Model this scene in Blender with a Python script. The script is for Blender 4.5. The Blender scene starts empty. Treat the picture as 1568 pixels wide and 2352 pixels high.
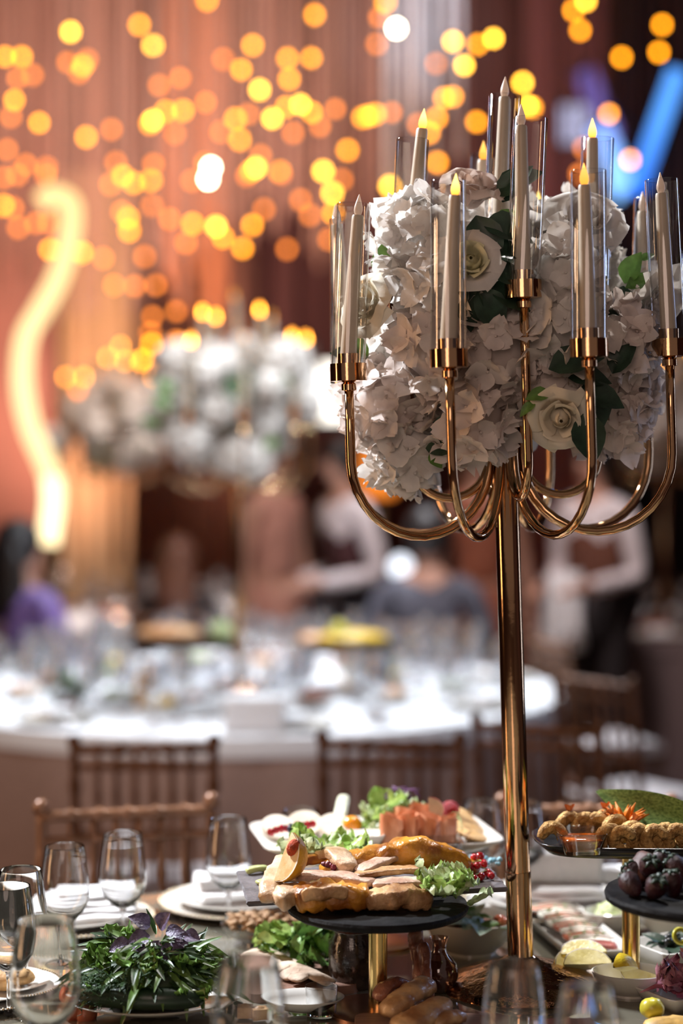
import bpy, bmesh, math, random
from mathutils import Vector, Matrix, Quaternion, noise

PI = math.pi
SC = bpy.context.scene
COL = SC.collection

# ------------------------------------------------------------------ camera, world, light, exposure
F = 4200.0                 # focal length in pixels of the 1568 x 2352 frame
H = 1.665                  # camera height
TZ = 0.75                  # table height
X0, Y0 = 0.311, 3.16       # foot of the near candelabra

cam = bpy.data.cameras.new('camera'); cam_o = bpy.data.objects.new('camera', cam); COL.objects.link(cam_o)
cam_o.location = (0, 0, H); cam_o.rotation_euler = (PI/2, 0, 0)
cam.sensor_fit = 'AUTO'; cam.sensor_width = 36.0; cam.lens = F/2352*36
cam.shift_y = -126/2352; cam.clip_end = 80
cam.dof.use_dof = True; cam.dof.focus_distance = 3.03; cam.dof.aperture_fstop = 0.0643/0.056
SC.camera = cam_o

world = bpy.data.worlds.new('world'); SC.world = world; world.use_nodes = True
world.node_tree.nodes['Background'].inputs[0].default_value = (1.0, 0.74, 0.66, 1)
world.node_tree.nodes['Background'].inputs[1].default_value = 0.15

SC.view_settings.view_transform = 'Standard'; SC.view_settings.look = 'None'
SC.view_settings.gamma = 1.0; SC.view_settings.use_curve_mapping = False
SC.view_settings.exposure = 0.0
cy = SC.cycles
cy.max_bounces = 8; cy.diffuse_bounces = 2; cy.glossy_bounces = 3; cy.transmission_bounces = 6; cy.transparent_max_bounces = 24
cy.caustics_reflective = False; cy.caustics_refractive = False; cy.sample_clamp_indirect = 4.0
cy.use_denoising = True; cy.blur_glossy = 0.5

def lamp(name, kind, loc, target, power, color, size=.3, angle=40, blend=.4):
    d = bpy.data.lights.new(name, kind); d.energy = power; d.color = color
    if kind == 'AREA': d.shape = 'DISK'; d.size = size
    else: d.shadow_soft_size = size
    if kind == 'SPOT': d.spot_size = math.radians(angle); d.spot_blend = blend
    o = bpy.data.objects.new(name, d); COL.objects.link(o); o.location = loc
    o.rotation_euler = (Vector(target)-Vector(loc)).to_track_quat('-Z', 'Y').to_euler()
    return o
lamp('stage_spot', 'SPOT', (-2.6, 5.0, 4.0), (.25, 3.15, 1.6), 2100, (.88, .93, 1.0), .16, 46)        # cool key from behind left
lamp('table_spot', 'SPOT', (.9, 4.9, 4.4), (.1, 3.1, .85), 480, (1.0, .95, .9), .12, 38)             # falls on the food from behind
lamp('far_table_spot', 'SPOT', (-.2, 8.6, 5.2), (-.3, 7.2, .9), 1750, (.85, .92, 1.0), .3, 42)
lamp('far_table_front_fill', 'SPOT', (-1.2, 4.4, 4.6), (-.3, 7.0, .8), 520, (.88, .94, 1.0), .3, 32)  # added to brighten the card and near side of the far table
lamp('bouquet_spot', 'SPOT', (1.6, 5.4, 4.6), (-.35, 7.1, 1.9), 1000, (.84, .92, 1.0), .2, 24)
lamp('guest_spot', 'SPOT', (.6, 6.4, 5.2), (.5, 9.3, 1.1), 700, (1.0, .86, .84), .3, 45)
lamp('curtain_wash_left', 'SPOT', (-2.1, 10.9, 1.0), (-1.75, 12.6, 2.7), 420, (1.0, .62, .45), .3, 95, .9)
lamp('curtain_wash_centre', 'SPOT', (-.9, 8.2, 3.2), (-.9, 12.0, 4.3), 1000, (1.0, .72, .58), .3, 75, 1)
lamp('crystal_fill', 'SPOT', (.9, 8.4, 4.6), (.5, 11.0, 4.35), 300, (.86, .92, 1.0), .2, 24, .8)  # added only to brighten the pale hanging strands
lamp('rear_left_fill', 'SPOT', (-.4, 8.8, 5.2), (-1.3, 10.6, 1.8), 1300, (1.0, .88, .82), .25, 34)  # added to lift the distant bouquet out of the dark
lamp('pink_drape_fill', 'SPOT', (1.5, 12.2, .6), (1.58, 13.2, 3.7), 130, (1.0, .52, .62), .15, 36, .8)  # unseen lamp added to brighten the pink drape
lamp('left_glow', 'POINT', (-2.0, 3.4, 2.6), (0, 0, 0), 26, (1.0, .62, .38), .25)
lamp('right_stage_blue', 'SPOT', (3.2, 7.5, 2.6), (.4, 3.1, 1.9), 120, (.45, .6, 1.0), .25, 40)
lamp('front_fill', 'AREA', (-.9, -1.6, 2.9), (.2, 3.1, 1.5), 36, (1.0, .72, .60), 2.2)
def strip(name, loc, target, power, color, w, h):
    o = lamp(name, 'AREA', loc, target, power, color); o.data.shape = 'RECTANGLE'; o.data.size = w; o.data.size_y = h; return o
strip('warm_streak_strip', (-3.6, 2.6, 2.1), (0, 3.1, 2.1), 48, (1.0, .56, .28), .45, 3.0)      # unseen strips added to put streaks on glass and metal
strip('cool_streak_strip', (3.3, 4.6, 2.1), (.3, 3.1, 2.1), 22, (.55, .68, 1.0), .35, 3.0)

# ------------------------------------------------------------------ helpers
def PX(px, py, Y): return Vector(((px-784)/F*Y, Y, H-(py-1050)/F*Y))
def PZ(px, py, z=TZ):
    Y = F*(H-z)/(py-1050.0); return Vector(((px-784)/F*Y, Y, z))

class MB:
    """collects shapes, then links them as one mesh object"""
    def __init__(s): s.v = []; s.f = []; s.sm = []; s.hard = False
    def add(s, vs, fs, smooth=True):
        b = len(s.v); s.v += [tuple(v) for v in vs]
        for f in fs: s.f.append([i+b for i in f]); s.sm.append(smooth)
    def xf(s, M, start=0):
        s.v[start:] = [tuple(M @ Vector(v)) for v in s.v[start:]]; return s
    def box(s, c, d, rz=0, smooth=False, M=None):
        x, y, z = d[0]/2, d[1]/2, d[2]/2; R = M if M is not None else Matrix.Rotation(rz, 3, 'Z'); c = Vector(c)
        vs = [c+R@Vector(p) for p in ((-x,-y,-z),(x,-y,-z),(x,y,-z),(-x,y,-z),(-x,-y,z),(x,-y,z),(x,y,z),(-x,y,z))]
        s.add(vs, [(0,3,2,1),(4,5,6,7),(0,1,5,4),(1,2,6,5),(2,3,7,6),(3,0,4,7)], smooth); return s
    def grid(s, fn, nu, nv, cu=False, cv=False, smooth=True):
        U = nu if cu else nu+1; V = nv if cv else nv+1
        vs = [fn(i/nu, j/nv) for j in range(V) for i in range(U)]
        fs = [(j*U+i, j*U+(i+1) % U, ((j+1) % V)*U+(i+1) % U, ((j+1) % V)*U+i) for j in range(nv) for i in range(nu)]
        s.add(vs, fs, smooth); return s
    def lathe(s, prof, n=24, c=(0,0,0), smooth=True):
        c = Vector(c); k = len(prof); s.hard = True
        s.grid(lambda u, v: c+Vector((prof[round(v*(k-1))][0]*math.cos(2*PI*u), prof[round(v*(k-1))][0]*math.sin(2*PI*u), prof[round(v*(k-1))][1])), n, k-1, cu=True, smooth=smooth)
        return s
    def tube(s, path, r, n=8, cap=True, smooth=True):
        P = [Vector(p) for p in path]; k = len(P); R = r if isinstance(r, (list, tuple)) else [r]*k
        t0 = (P[1]-P[0]).normalized(); a = t0.orthogonal().normalized(); vs = []; pt = t0
        for i in range(k):
            t = (P[min(i+1, k-1)]-P[max(i-1, 0)]).normalized()
            a = pt.rotation_difference(t) @ a; a = (a-t*a.dot(t)).normalized(); b = t.cross(a); pt = t
            vs += [P[i]+(a*math.cos(2*PI*j/n)+b*math.sin(2*PI*j/n))*R[i] for j in range(n)]
        fs = [(i*n+j, i*n+(j+1) % n, (i+1)*n+(j+1) % n, (i+1)*n+j) for i in range(k-1) for j in range(n)]
        s.add(vs, fs, smooth)
        if cap:
            b = len(s.v)-k*n; s.f.append([b+j for j in range(n)][::-1]); s.sm.append(False)
            s.f.append([b+(k-1)*n+j for j in range(n)]); s.sm.append(False)
        return s
    def ball(s, c, r, nu=12, nv=8, fn=None):
        c = Vector(c); r = r if hasattr(r, '__len__') else (r, r, r)
        def q(u, v):
            th = PI*(.02+.96*v); d = Vector((math.sin(th)*math.cos(2*PI*u), math.sin(th)*math.sin(2*PI*u), -math.cos(th)))
            k = fn(d) if fn else 1
            return c+Vector((d.x*r[0], d.y*r[1], d.z*r[2]))*k
        b = len(s.v); s.grid(q, nu, nv, cu=True)
        s.f.append([b+j for j in range(nu)][::-1]); s.sm.append(True); s.f.append([b+nv*nu+j for j in range(nu)]); s.sm.append(True)
        return s
    def mesh(s, name, m):
        me = bpy.data.meshes.new(name); me.from_pydata(s.v, [], s.f)
        me.polygons.foreach_set('use_smooth', s.sm); me.materials.append(m); me.update()
        if s.hard: me.set_sharp_from_angle(angle=.62)
        return me
    def build(s, name, m, parent=None, loc=None, rot=None):
        return ob(name, s.mesh(name, m), parent, loc, rot)

def ob(name, me, parent=None, loc=None, rot=None, scale=None):
    o = bpy.data.objects.new(name, me); COL.objects.link(o)
    if parent: o.parent = parent
    if loc is not None: o.location = loc
    if rot is not None: o.rotation_euler = rot
    if scale is not None: o.scale = scale if hasattr(scale, '__len__') else (scale,)*3
    return o
def tag(o, label, cat, group=None, kind=None):
    if label: o['label'] = label
    if cat: o['category'] = cat
    if group: o['group'] = group
    if kind: o['kind'] = kind
    return o
def thing(name, label, cat, loc=(0,0,0), rz=0, group=None):
    o = ob(name, None, None, loc, (0,0,rz)); o.empty_display_size = .05
    return tag(o, label, cat, group)
def copy_tree(o, parent=None):
    c = o.copy(); COL.objects.link(c)
    if parent: c.parent = parent
    for ch in o.children: copy_tree(ch, c)
    return c
def struct(name, mb, m):
    o = mb.build(name, m); o['kind'] = 'structure'; return o
def smoothstep(a, b, x):
    t = max(0, min(1, (x-a)/(b-a))); return t*t*(3-2*t)
def nz(p, s=1.0): return noise.noise(Vector(p)*s)

# ------------------------------------------------------------------ materials (all procedural)
def mat(name, col, rough=.5, metal=0.0, var=.12, ns=30, bump=0.0, bs=60, spec=.5, trans=0.0, coat=0.0, col2=None, stretch=None, lo=.35, hi=.65):
    m = bpy.data.materials.new(name); m.use_nodes = True; nt = m.node_tree; N = nt.nodes; L = nt.links
    p = N['Principled BSDF']; p.inputs['Roughness'].default_value = rough; p.inputs['Metallic'].default_value = metal
    p.inputs['Specular IOR Level'].default_value = spec; p.inputs['Coat Weight'].default_value = coat
    tc = N.new('ShaderNodeTexCoord'); src = tc.outputs['Object']
    if stretch:
        mp = N.new('ShaderNodeMapping'); mp.inputs['Scale'].default_value = stretch; L.new(src, mp.inputs[0]); src = mp.outputs[0]
    n1 = N.new('ShaderNodeTexNoise'); n1.inputs['Scale'].default_value = ns; n1.inputs['Detail'].default_value = 3; L.new(src, n1.inputs['Vector'])
    r = N.new('ShaderNodeValToRGB'); L.new(n1.outputs['Fac'], r.inputs[0])
    r.color_ramp.elements[0].position = lo; r.color_ramp.elements[1].position = hi
    a = [c*(1-var) for c in col]; b = col2 or [min(1, c*(1+var)) for c in col]
    r.color_ramp.elements[0].color = (*a, 1); r.color_ramp.elements[1].color = (*b, 1)
    L.new(r.outputs[0], p.inputs['Base Color'])
    if bump:
        n2 = N.new('ShaderNodeTexNoise'); n2.inputs['Scale'].default_value = bs; n2.inputs['Detail'].default_value = 4; L.new(src, n2.inputs['Vector'])
        bp = N.new('ShaderNodeBump'); bp.inputs['Strength'].default_value = bump; bp.inputs['Distance'].default_value = .01
        L.new(n2.outputs['Fac'], bp.inputs['Height']); L.new(bp.outputs[0], p.inputs['Normal'])
    if trans:
        tb = N.new('ShaderNodeBsdfTranslucent'); L.new(r.outputs[0], tb.inputs[0]); mx = N.new('ShaderNodeMixShader'); mx.inputs[0].default_value = trans
        L.new(p.outputs[0], mx.inputs[1]); L.new(tb.outputs[0], mx.inputs[2]); L.new(mx.outputs[0], N['Material Output'].inputs[0])
    return m
def emit(name, col, s, col2=None, axis=None, lo=0, hi=1, sample=False):
    m = bpy.data.materials.new(name); m.use_nodes = True; nt = m.node_tree; N = nt.nodes; L = nt.links
    N.remove(N['Principled BSDF']); e = N.new('ShaderNodeEmission'); e.inputs[0].default_value = (*col, 1); e.inputs[1].default_value = s
    if col2:
        tc = N.new('ShaderNodeTexCoord'); sp = N.new('ShaderNodeSeparateXYZ'); L.new(tc.outputs['Object'], sp.inputs[0])
        mr = N.new('ShaderNodeMapRange'); mr.inputs[1].default_value = lo; mr.inputs[2].default_value = hi; L.new(sp.outputs[axis], mr.inputs[0])
        r = N.new('ShaderNodeValToRGB'); L.new(mr.outputs[0], r.inputs[0]); r.color_ramp.elements[0].color = (*col, 1); r.color_ramp.elements[1].color = (*col2, 1)
        L.new(r.outputs[0], e.inputs[0])
    L.new(e.outputs[0], N['Material Output'].inputs[0])
    if not sample: m.cycles.emission_sampling = 'NONE'
    return m
def thin_glass(name, tint=(.97,.97,.97), base=.05, edge=.75, power=3.5, rough=.015):
    m = bpy.data.materials.new(name); m.use_nodes = True; nt = m.node_tree; N = nt.nodes; L = nt.links
    N.remove(N['Principled BSDF'])
    lw = N.new('ShaderNodeLayerWeight'); lw.inputs[0].default_value = .5
    pw = N.new('ShaderNodeMath'); pw.operation = 'POWER'; pw.inputs[1].default_value = power; L.new(lw.outputs['Facing'], pw.inputs[0])
    ma = N.new('ShaderNodeMath'); ma.operation = 'MULTIPLY_ADD'; ma.inputs[1].default_value = edge; ma.inputs[2].default_value = base; L.new(pw.outputs[0], ma.inputs[0])
    t = N.new('ShaderNodeBsdfTransparent'); t.inputs[0].default_value = (*tint, 1)
    g = N.new('ShaderNodeBsdfGlossy'); g.inputs['Roughness'].default_value = rough
    nn = N.new('ShaderNodeTexNoise'); nn.inputs['Scale'].default_value = 12
    bp = N.new('ShaderNodeBump'); bp.inputs['Strength'].default_value = .03; L.new(nn.outputs['Fac'], bp.inputs['Height']); L.new(bp.outputs[0], g.inputs['Normal'])
    mx = N.new('ShaderNodeMixShader'); L.new(ma.outputs[0], mx.inputs[0]); L.new(t.outputs[0], mx.inputs[1]); L.new(g.outputs[0], mx.inputs[2])
    L.new(mx.outputs[0], N['Material Output'].inputs[0]); return m
def solid_glass(name, col=(1,1,1), rough=0.0, ior=1.48):
    m = mat(name, col, rough, 0, .01); p = m.node_tree.nodes['Principled BSDF']
    p.inputs['Transmission Weight'].default_value = 1; p.inputs['IOR'].default_value = ior; return m

M = {}
M['gold'] = mat('rose_gold', (.64,.39,.21), .09, 1.0, .05, 8, .02, 40)
M['brass'] = mat('brushed_brass', (.83,.58,.22), .2, 1.0, .08, 14, .03, 90, stretch=(8,8,1))
M['hammered'] = mat('hammered_copper', (.72,.38,.20), .12, 1.0, .15, 25, .55, 38)
M['wax'] = mat('ivory_wax', (.68,.57,.43), .38, 0, .05, 20, .04, 50, trans=.15)
M['tube'] = thin_glass('clear_tube', (.965,.96,.96), .11, .88, 1.8)
M['glass'] = thin_glass('clear_glass', (.96,.965,.97), .07, .9, 2.0)
M['water'] = thin_glass('water_glass', (.95,.96,.96), .08, .85, 1.9)
M['stem'] = solid_glass('stem_glass', (.98,.99,1))
M['flame_lit'] = emit('flame_lit', (1.0,.30,.02), 3.2, (1.0,.66,.18), 2, .0, .022)
M['flame_mid'] = emit('flame_amber', (1.0,.34,.03), 2.0, (1.0,.50,.12), 2, .0, .03)
M['flame_far'] = emit('flame_far', (1.0,.36,.03), 26)
M['flame_off'] = mat('milky_flame', (.80,.66,.55), .3, 0, .06, 60, trans=.4)
M['petal'] = mat('white_petal', (.86,.81,.76), .6, 0, .05, 45, .08, 120, spec=.25, trans=.34)
M['petal_warm'] = mat('pinkish_white_petal', (.84,.74,.68), .6, 0, .07, 35, .08, 120, spec=.25, trans=.34)
M['petal_cream'] = mat('cream_petal', (.86,.78,.62), .6, 0, .05, 30, .05, 120, spec=.25, trans=.3)
M['petal_blush'] = mat('blush_petal', (.84,.68,.60), .6, 0, .06, 30, .05, 120, spec=.25, trans=.3)
M['petal_green'] = mat('greenish_rose_petal', (.80,.77,.52), .6, 0, .08, 18, .05, 120, spec=.25, trans=.3)
M['pollen'] = mat('floret_eye', (.75,.72,.45), .7, 0, .15, 200)
M['leaf_dark'] = mat('dark_rose_leaf', (.022,.05,.028), .42, 0, .3, 60, .1, 90, trans=.12)
M['leaf_mid'] = mat('fresh_leaf', (.12,.24,.05), .45, 0, .3, 60, .1, 90, trans=.3)
M['foam'] = mat('floral_foam', (.05,.09,.04), .9, 0, .3, 80)
M['mirror'] = mat('glass_table_top', (.20,.185,.14), .03, 0, .04, 3, spec=1.0, coat=1.0)
M['table_edge'] = mat('table_edge', (.20,.15,.13), .4, 0, .1, 20)
M['cloth_white'] = mat('white_linen', (.80,.80,.82), .8, 0, .05, 60, .12, 300)
M['cloth_blush'] = mat('blush_table_skirt', (.36,.24,.20), .8, 0, .08, 40, .15, 200)
M['porcelain'] = mat('white_porcelain', (.66,.63,.58), .16, 0, .03, 15, spec=.5)
M['porc_side'] = M['porcelain']
M['bead'] = mat('beaded_gold_rim', (.75,.62,.42), .25, 1.0, .1, 90)
M['slate'] = mat('grey_slate', (.105,.092,.098), .6, 0, .35, 22, .35, 70)
M['slate_black'] = mat('black_slate', (.006,.006,.007), .6, 0, .4, 30, .25, 60, spec=.15)
M['black_ceramic'] = mat('glossy_black_tray', (.018,.017,.018), .22, 0, .3, 15, .03, 60)
M['wood_chair'] = mat('bronze_lacquered_wood', (.20,.095,.05), .34, 0.25, .25, 12, .05, 60, stretch=(1,1,.15))
M['cushion'] = mat('pale_seat_cushion', (.62,.56,.56), .85, 0, .05, 60, .1, 200)
M['steel'] = mat('cutlery_steel', (.62,.50,.44), .18, 1.0, .06, 60)
# ------------------------------------------------------------------ the room
M['floor'] = mat('carpet_floor', (.10,.055,.045), .9, 0, .3, 6, .2, 150)
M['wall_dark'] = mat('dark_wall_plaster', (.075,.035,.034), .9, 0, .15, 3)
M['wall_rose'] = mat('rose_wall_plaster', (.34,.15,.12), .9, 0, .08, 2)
M['ceiling'] = mat('dark_ceiling', (.05,.035,.035), .9, 0, .1, 3)
struct('floor', MB().box((0, 5.5, -.05), (12, 17, .1)), M['floor'])
struct('ceiling', MB().box((0, 8, 6.05), (12, 12, .1)), M['ceiling'])
struct('wall_back', MB().box((0, 14.05, 3), (12, .1, 6)), M['wall_dark'])
struct('wall_left', MB().box((-6.05, 5.5, 3), (.1, 17, 6)), M['wall_dark'])
struct('wall_right', MB().box((6.05, 5.5, 3), (.1, 17, 6)), M['wall_dark'])
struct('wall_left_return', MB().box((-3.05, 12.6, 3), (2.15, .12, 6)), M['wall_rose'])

# hanging string curtains, one panel per stretch of rail: nobody could count their strands
def strands(name, label, x0, x1, Y, z0, z1, m, seed, w=.022, pitch=.042, jit=.25, group='string curtains'):
    R = random.Random(seed); mb = MB(); x = x0
    while x < x1:
        zz = z0+R.uniform(-jit, jit); y = Y+R.uniform(-.12, .12); a = R.uniform(-.6, .6); c, s_ = math.cos(a)*w/2, math.sin(a)*w/2
        vs = []
        for z in (z1, zz): vs += [(x-c, y-s_, z), (x+s_*.4, y-c*.4, z), (x+c, y+s_, z), (x-s_*.4, y+c*.4, z)]
        mb.add(vs, [(0,1,5,4),(1,2,6,5),(2,3,7,6),(3,0,4,7)], False); x += pitch*R.uniform(.6, 1.5)
    o = mb.build(name, m); return tag(o, label, 'curtain', None, 'stuff')
def drape(name, label, x0, x1, Y, z0, z1, m, amp=.07, wl=.22, seed=0):
    n = int((x1-x0)/wl*10); ph = seed*1.7
    def fn(u, v):
        x = x0+(x1-x0)*u; a = amp*(1+.35*math.sin(x*3.1+ph))
        return Vector((x+.03*math.sin(x*9+v*2+ph), Y+a*math.sin(2*PI*x/wl+ph+.5*math.sin(x*4))*(.75+.35*v), z1+(z0-z1)*v))
    mb = MB().grid(fn, n, 8)
    k = len(mb.v); mb.grid(lambda u, v: fn(u, v)+Vector((0, .012, 0)), n, 8)
    return tag(mb.build(name, m), label, 'curtain', 'floor-length drapes')
M['drape_rose'] = mat('rose_brown_drape', (.36,.17,.13), .85, 0, .12, 4, .1, 100, stretch=(4,4,.3))
M['drape_beige'] = mat('beige_drape', (.50,.32,.18), .85, 0, .08, 4, .1, 100, stretch=(4,4,.3))
M['drape_wine'] = mat('dark_wine_drape', (.10,.035,.035), .85, 0, .2, 4, .1, 100, stretch=(4,4,.3))
M['drape_night'] = mat('midnight_drape', (.022,.018,.026), .85, 0, .2, 4, .1, 100, stretch=(4,4,.3))
M['drape_pink'] = mat('dusty_pink_drape', (.34,.14,.15), .85, 0, .1, 4, .1, 100, stretch=(4,4,.3))
M['string_rose'] = mat('rose_strings', (.44,.24,.19), .7, 0, .3, 3, stretch=(6,6,.2))
M['string_glow'] = mat('orange_glow_strings', (.52,.18,.08), .7, 0, .3, 3, stretch=(6,6,.2))  # an orange lamp glow is put into this string colour
M['string_brown'] = mat('brown_strings', (.22,.10,.085), .7, 0, .3, 3, stretch=(6,6,.2))
M['string_pale'] = mat('pale_crystal_strings', (.62,.60,.66), .35, 0, .3, 6, stretch=(6,6,.5))
drape('curtain_drape', 'rose brown drape hanging beside the beige drape', -1.93, -.62, 13.4, 0, 5.9, M['drape_rose'], seed=1)
drape('curtain_drape', 'dark wine drape behind the bouquet of the far table', -.62, 1.4, 13.4, 0, 5.9, M['drape_wine'], seed=2)
drape('curtain_drape', 'dusty pink drape behind the tallest candles', 1.32, 1.9, 13.15, 0, 5.9, M['drape_pink'], .05, .25, seed=3)
drape('curtain_drape', 'nearly black drape on the side of the blue glowing bars', 1.75, 5.0, 13.5, 0, 5.9, M['drape_night'], seed=4)
drape('curtain_drape', 'beige drape glowing next to the wavy light tube', -1.86, -1.42, 12.35, 0, 3.6, M['drape_beige'], .05, .16, seed=5)
strands('string_curtain', 'rose string curtain hanging above the wavy light tube', -3.0, -.95, 11.2, 2.75, 5.95, M['string_rose'], 1)
strands('string_curtain', 'rust red strands, tinted as by an orange glow, between the rose string curtains', -1.12, -.72, 11.6, 2.6, 5.95, M['string_glow'], 2, .04, .05)
strands('string_curtain', 'rose string curtain ending above the bouquet of the far table', -.95, .28, 11.4, 3.05, 5.95, M['string_rose'], 3)
strands('string_curtain', 'pale crystal strands hanging left of the tallest candle', .28, .74, 11.0, 3.45, 5.95, M['string_pale'], 4, .03, .055, .35)
strands('string_curtain', 'sparse brown strands hanging behind the tallest candle', .6, 2.2, 11.5, 3.0, 5.95, M['string_brown'], 5, .02, .06)

# ------------------------------------------------------------------ warm string lights, each on its own wire
LIGHTS = [ # px, py, brightness 0 dim .. 3 white
(162,73,2),(320,57,1),(351,104,2),(475,0,1),(722,34,1),(885,5,1),(870,40,0),(910,65,3),(865,101,0),(580,104,1),(513,136,0),(554,160,1),(660,134,1),(715,133,1),(664,182,1),
(596,206,2),(12,130,1),(50,130,1),(155,143,0),(200,137,0),(190,151,1),(182,168,0),(75,172,0),(40,180,0),(365,196,0),(414,179,0),(33,230,1),(25,268,0),(90,282,1),(472,235,0),
(380,256,1),(420,254,1),(351,276,2),(345,284,1),(402,306,0),(256,297,0),(198,315,1),(541,273,1),(570,262,0),(508,303,0),(551,321,1),(625,272,2),(657,246,1),(690,240,2),(716,258,1),(770,250,0),(735,290,0),
(673,305,0),(598,357,0),(798,345,1),(16,344,0),(60,378,0),(108,385,0),(105,402,0),(40,402,0),(8,408,0),(266,373,0),(352,377,0),(254,423,0),(282,404,1),(308,420,1),(347,415,1),(470,375,0),(441,415,0),
(484,385,3),(478,411,3),(588,385,2),(566,404,0),(577,393,1),(643,395,1),(646,399,0),(742,393,2),(785,413,0),(763,443,2),(690,459,0),(712,494,0),(8,472,1),(30,478,0),(280,486,0),(349,472,0),(294,501,1),
(297,530,1),(389,503,0),(42,523,0),(82,512,0),(112,512,0),(115,573,1),(188,580,1),(237,593,0),(332,589,0),(442,514,1),(427,558,0),(496,520,2),(512,545,1),(557,570,1),(579,517,1),(606,481,0),(659,572,0),
(755,550,0),(765,490,1),(895,428,2),(905,508,1),(1004,373,1),(985,305,1),(1003,271,1),(960,285,0),(1040,95,2),(1097,102,1),(1133,88,2),(1002,146,0),(1066,150,2),(1094,280,1),(1200,190,2),(1212,243,2),
(1222,247,1),(833,270,1),(846,266,1),(862,262,1),(900,258,0),(1020,225,1),(1040,222,1),(1317,24,1),(1345,2,2),(1332,70,1),(1427,132,1),(1513,120,1),(1520,57,1),(1398,262,1),(1447,367,1),(1340,340,0),(1330,400,0),
(310,657,0),(358,655,0),(350,727,0),(404,715,0),(345,765,0),(348,790,1),(324,829,1),(178,896,0),(405,782,0),(262,655,0)]
bulb_m = [emit('bulb_dim', (1.0,.25,.03), 8.0), emit('bulb_amber', (1.0,.33,.008), 17), emit('bulb_gold', (1.0,.47,.035), 26), emit('bulb_white', (1.0,.88,.60), 62)]
M['wire'] = mat('thin_dark_wire', (.10,.06,.05), .6)
RL = random.Random(5)
bme = [MB().ball((0,0,0), (.0175,.0175,.020), 10, 7).mesh('bulb', m) for m in bulb_m]
wme = MB().tube([(0,0,.025), (0,0,1)], .0016, 4).mesh('wire', M['wire'])
for px, py, b in LIGHTS:
    Y = RL.uniform(9.9, 10.8) if py > 300 else RL.uniform(9.0, 10.4)
    p = PX(px, py, Y); s = Y/10.5
    o = ob('string_light', bme[b], None, p, None, s)
    tag(o, ['dim orange bulb hanging on a thin wire among the string lights', 'amber bulb hanging on a thin wire among the string lights', 'golden bulb hanging on a thin wire among the string lights',
            'bright white bulb hanging on a thin wire among the string lights'][b], 'string light', ['dim string lights', 'amber string lights', 'golden string lights', 'white string lights'][b])
    w = ob('wire', wme, o); w.scale = (1, 1, (6.0-p.z)/s)

# ------------------------------------------------------------------ wavy light tube, blue bars, screens, lamps
def spline(pts, n=8):
    P = [pts[0]]+list(pts)+[pts[-1]]; out = []
    for i in range(1, len(P)-2):
        for k in range(n):
            t = k/n; a, b, c, d = P[i-1], P[i], P[i+1], P[i+2]
            out.append(.5*((2*b)+(c-a)*t+(2*a-5*b+4*c-d)*t*t+(3*b-a-3*c+d)*t**3))
    return out+[pts[-1]]
M['neon'] = emit('warm_white_tube', (1.0,.76,.38), 1.7, (1.0,.66,.28), 2, 2.0, 2.9, sample=True)
M['neon_low'] = emit('warm_white_tube_lower', (1.0,.80,.45), 2.6, sample=True)
M['clip'] = mat('brass_fitting', (.5,.35,.18), .3, 1)
w = thing('wavy_light_tube', 'glowing warm white wavy tube lamp in front of the rose wall', 'lamp', (-1.5, 9.2, 0))
def wp(l): return [PX(x, y, 9.2)-Vector((-1.5, 9.2, 0)) for x, y in l]
t_ = MB().tube(spline(wp([(92,468),(125,448),(160,468),(163,520),(152,580),(128,650),(92,715),(62,770),(52,840),(55,910),(72,985),(100,1050),(118,1095)])), .052, 12).build('light_tube', M['neon'], w)
MB().tube(spline(wp([(118,1095),(122,1140),(118,1190),(110,1250)])), .052, 12).build('light_tube', M['neon_low'], w)
b_ = PX(110, 1250, 9.2)-Vector((-1.5, 9.2, 0))
MB().lathe([(.0,0),(.16,0),(.16,.02),(.03,.04),(.025,b_.z),(0,b_.z)], 20, (b_.x, 0, 0)).build('stand', M['clip'], w)
M['blue'] = emit('blue_glow_bar', (.04,.20,.95), 1.5, (.10,.36,1.0), 2, 0, .5, sample=True)
M['blue_pale'] = emit('pale_blue_glow_bar', (.22,.50,1.0), 2.0, (.16,.10,.50), 2, 0.1, .8, sample=True)
M['lilac'] = emit('lilac_glow_bar', (.26,.18,.62), .75)
M['bar_case'] = mat('black_bar_housing', (.02,.02,.025), .5)
def bar(label, a, b, Y, m, r):  # solid glowing bars stand in for slanting stage light beams
    A, B = PX(*a, Y), PX(*b, Y); t = thing('glow_bar', label, 'light', A); d = B-A; L = d.length
    q = Vector((0,0,1)).rotation_difference(d).to_euler()
    MB().tube([(0,0,0),(0,0,L*.5),(0,0,L)], r, 12).build('tube', m, t, None, q)
    c = MB().tube([(0,0,-.03),(0,0,0)], r*1.15, 12); c.tube([(0,0,L),(0,0,L+.03)], r*1.15, 12); c.tube([(0,r*1.3,0),(0,r*1.3,L)], r*.4, 6); c.build('housing', M['bar_case'], t, None, q)
    MB().tube([(0,r*2,L*.9),(0,r*2,6.0-A.z)], .008, 6).build('hanger', M['wire'], t, None, None)
bar('slanting blue glowing bar, the one leaning to the right in the dark corner', (1455,450), (1555,165), 11.0, M['blue'], .055)
bar('pale blue glowing bar leaning to the left behind the glass tube of a right candle', (1440,455), (1375,290), 11.2, M['blue_pale'], .075)
bar('lilac glowing bar hanging above the pale square screen', (1410,330), (1340,165), 12.0, M['lilac'], .07)
M['screen'] = emit('pale_screen', (.55,.55,.80), 1.15)
M['panel_white'] = emit('white_light_panel', (1.0,.93,.82), 3.0, sample=True)
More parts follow.
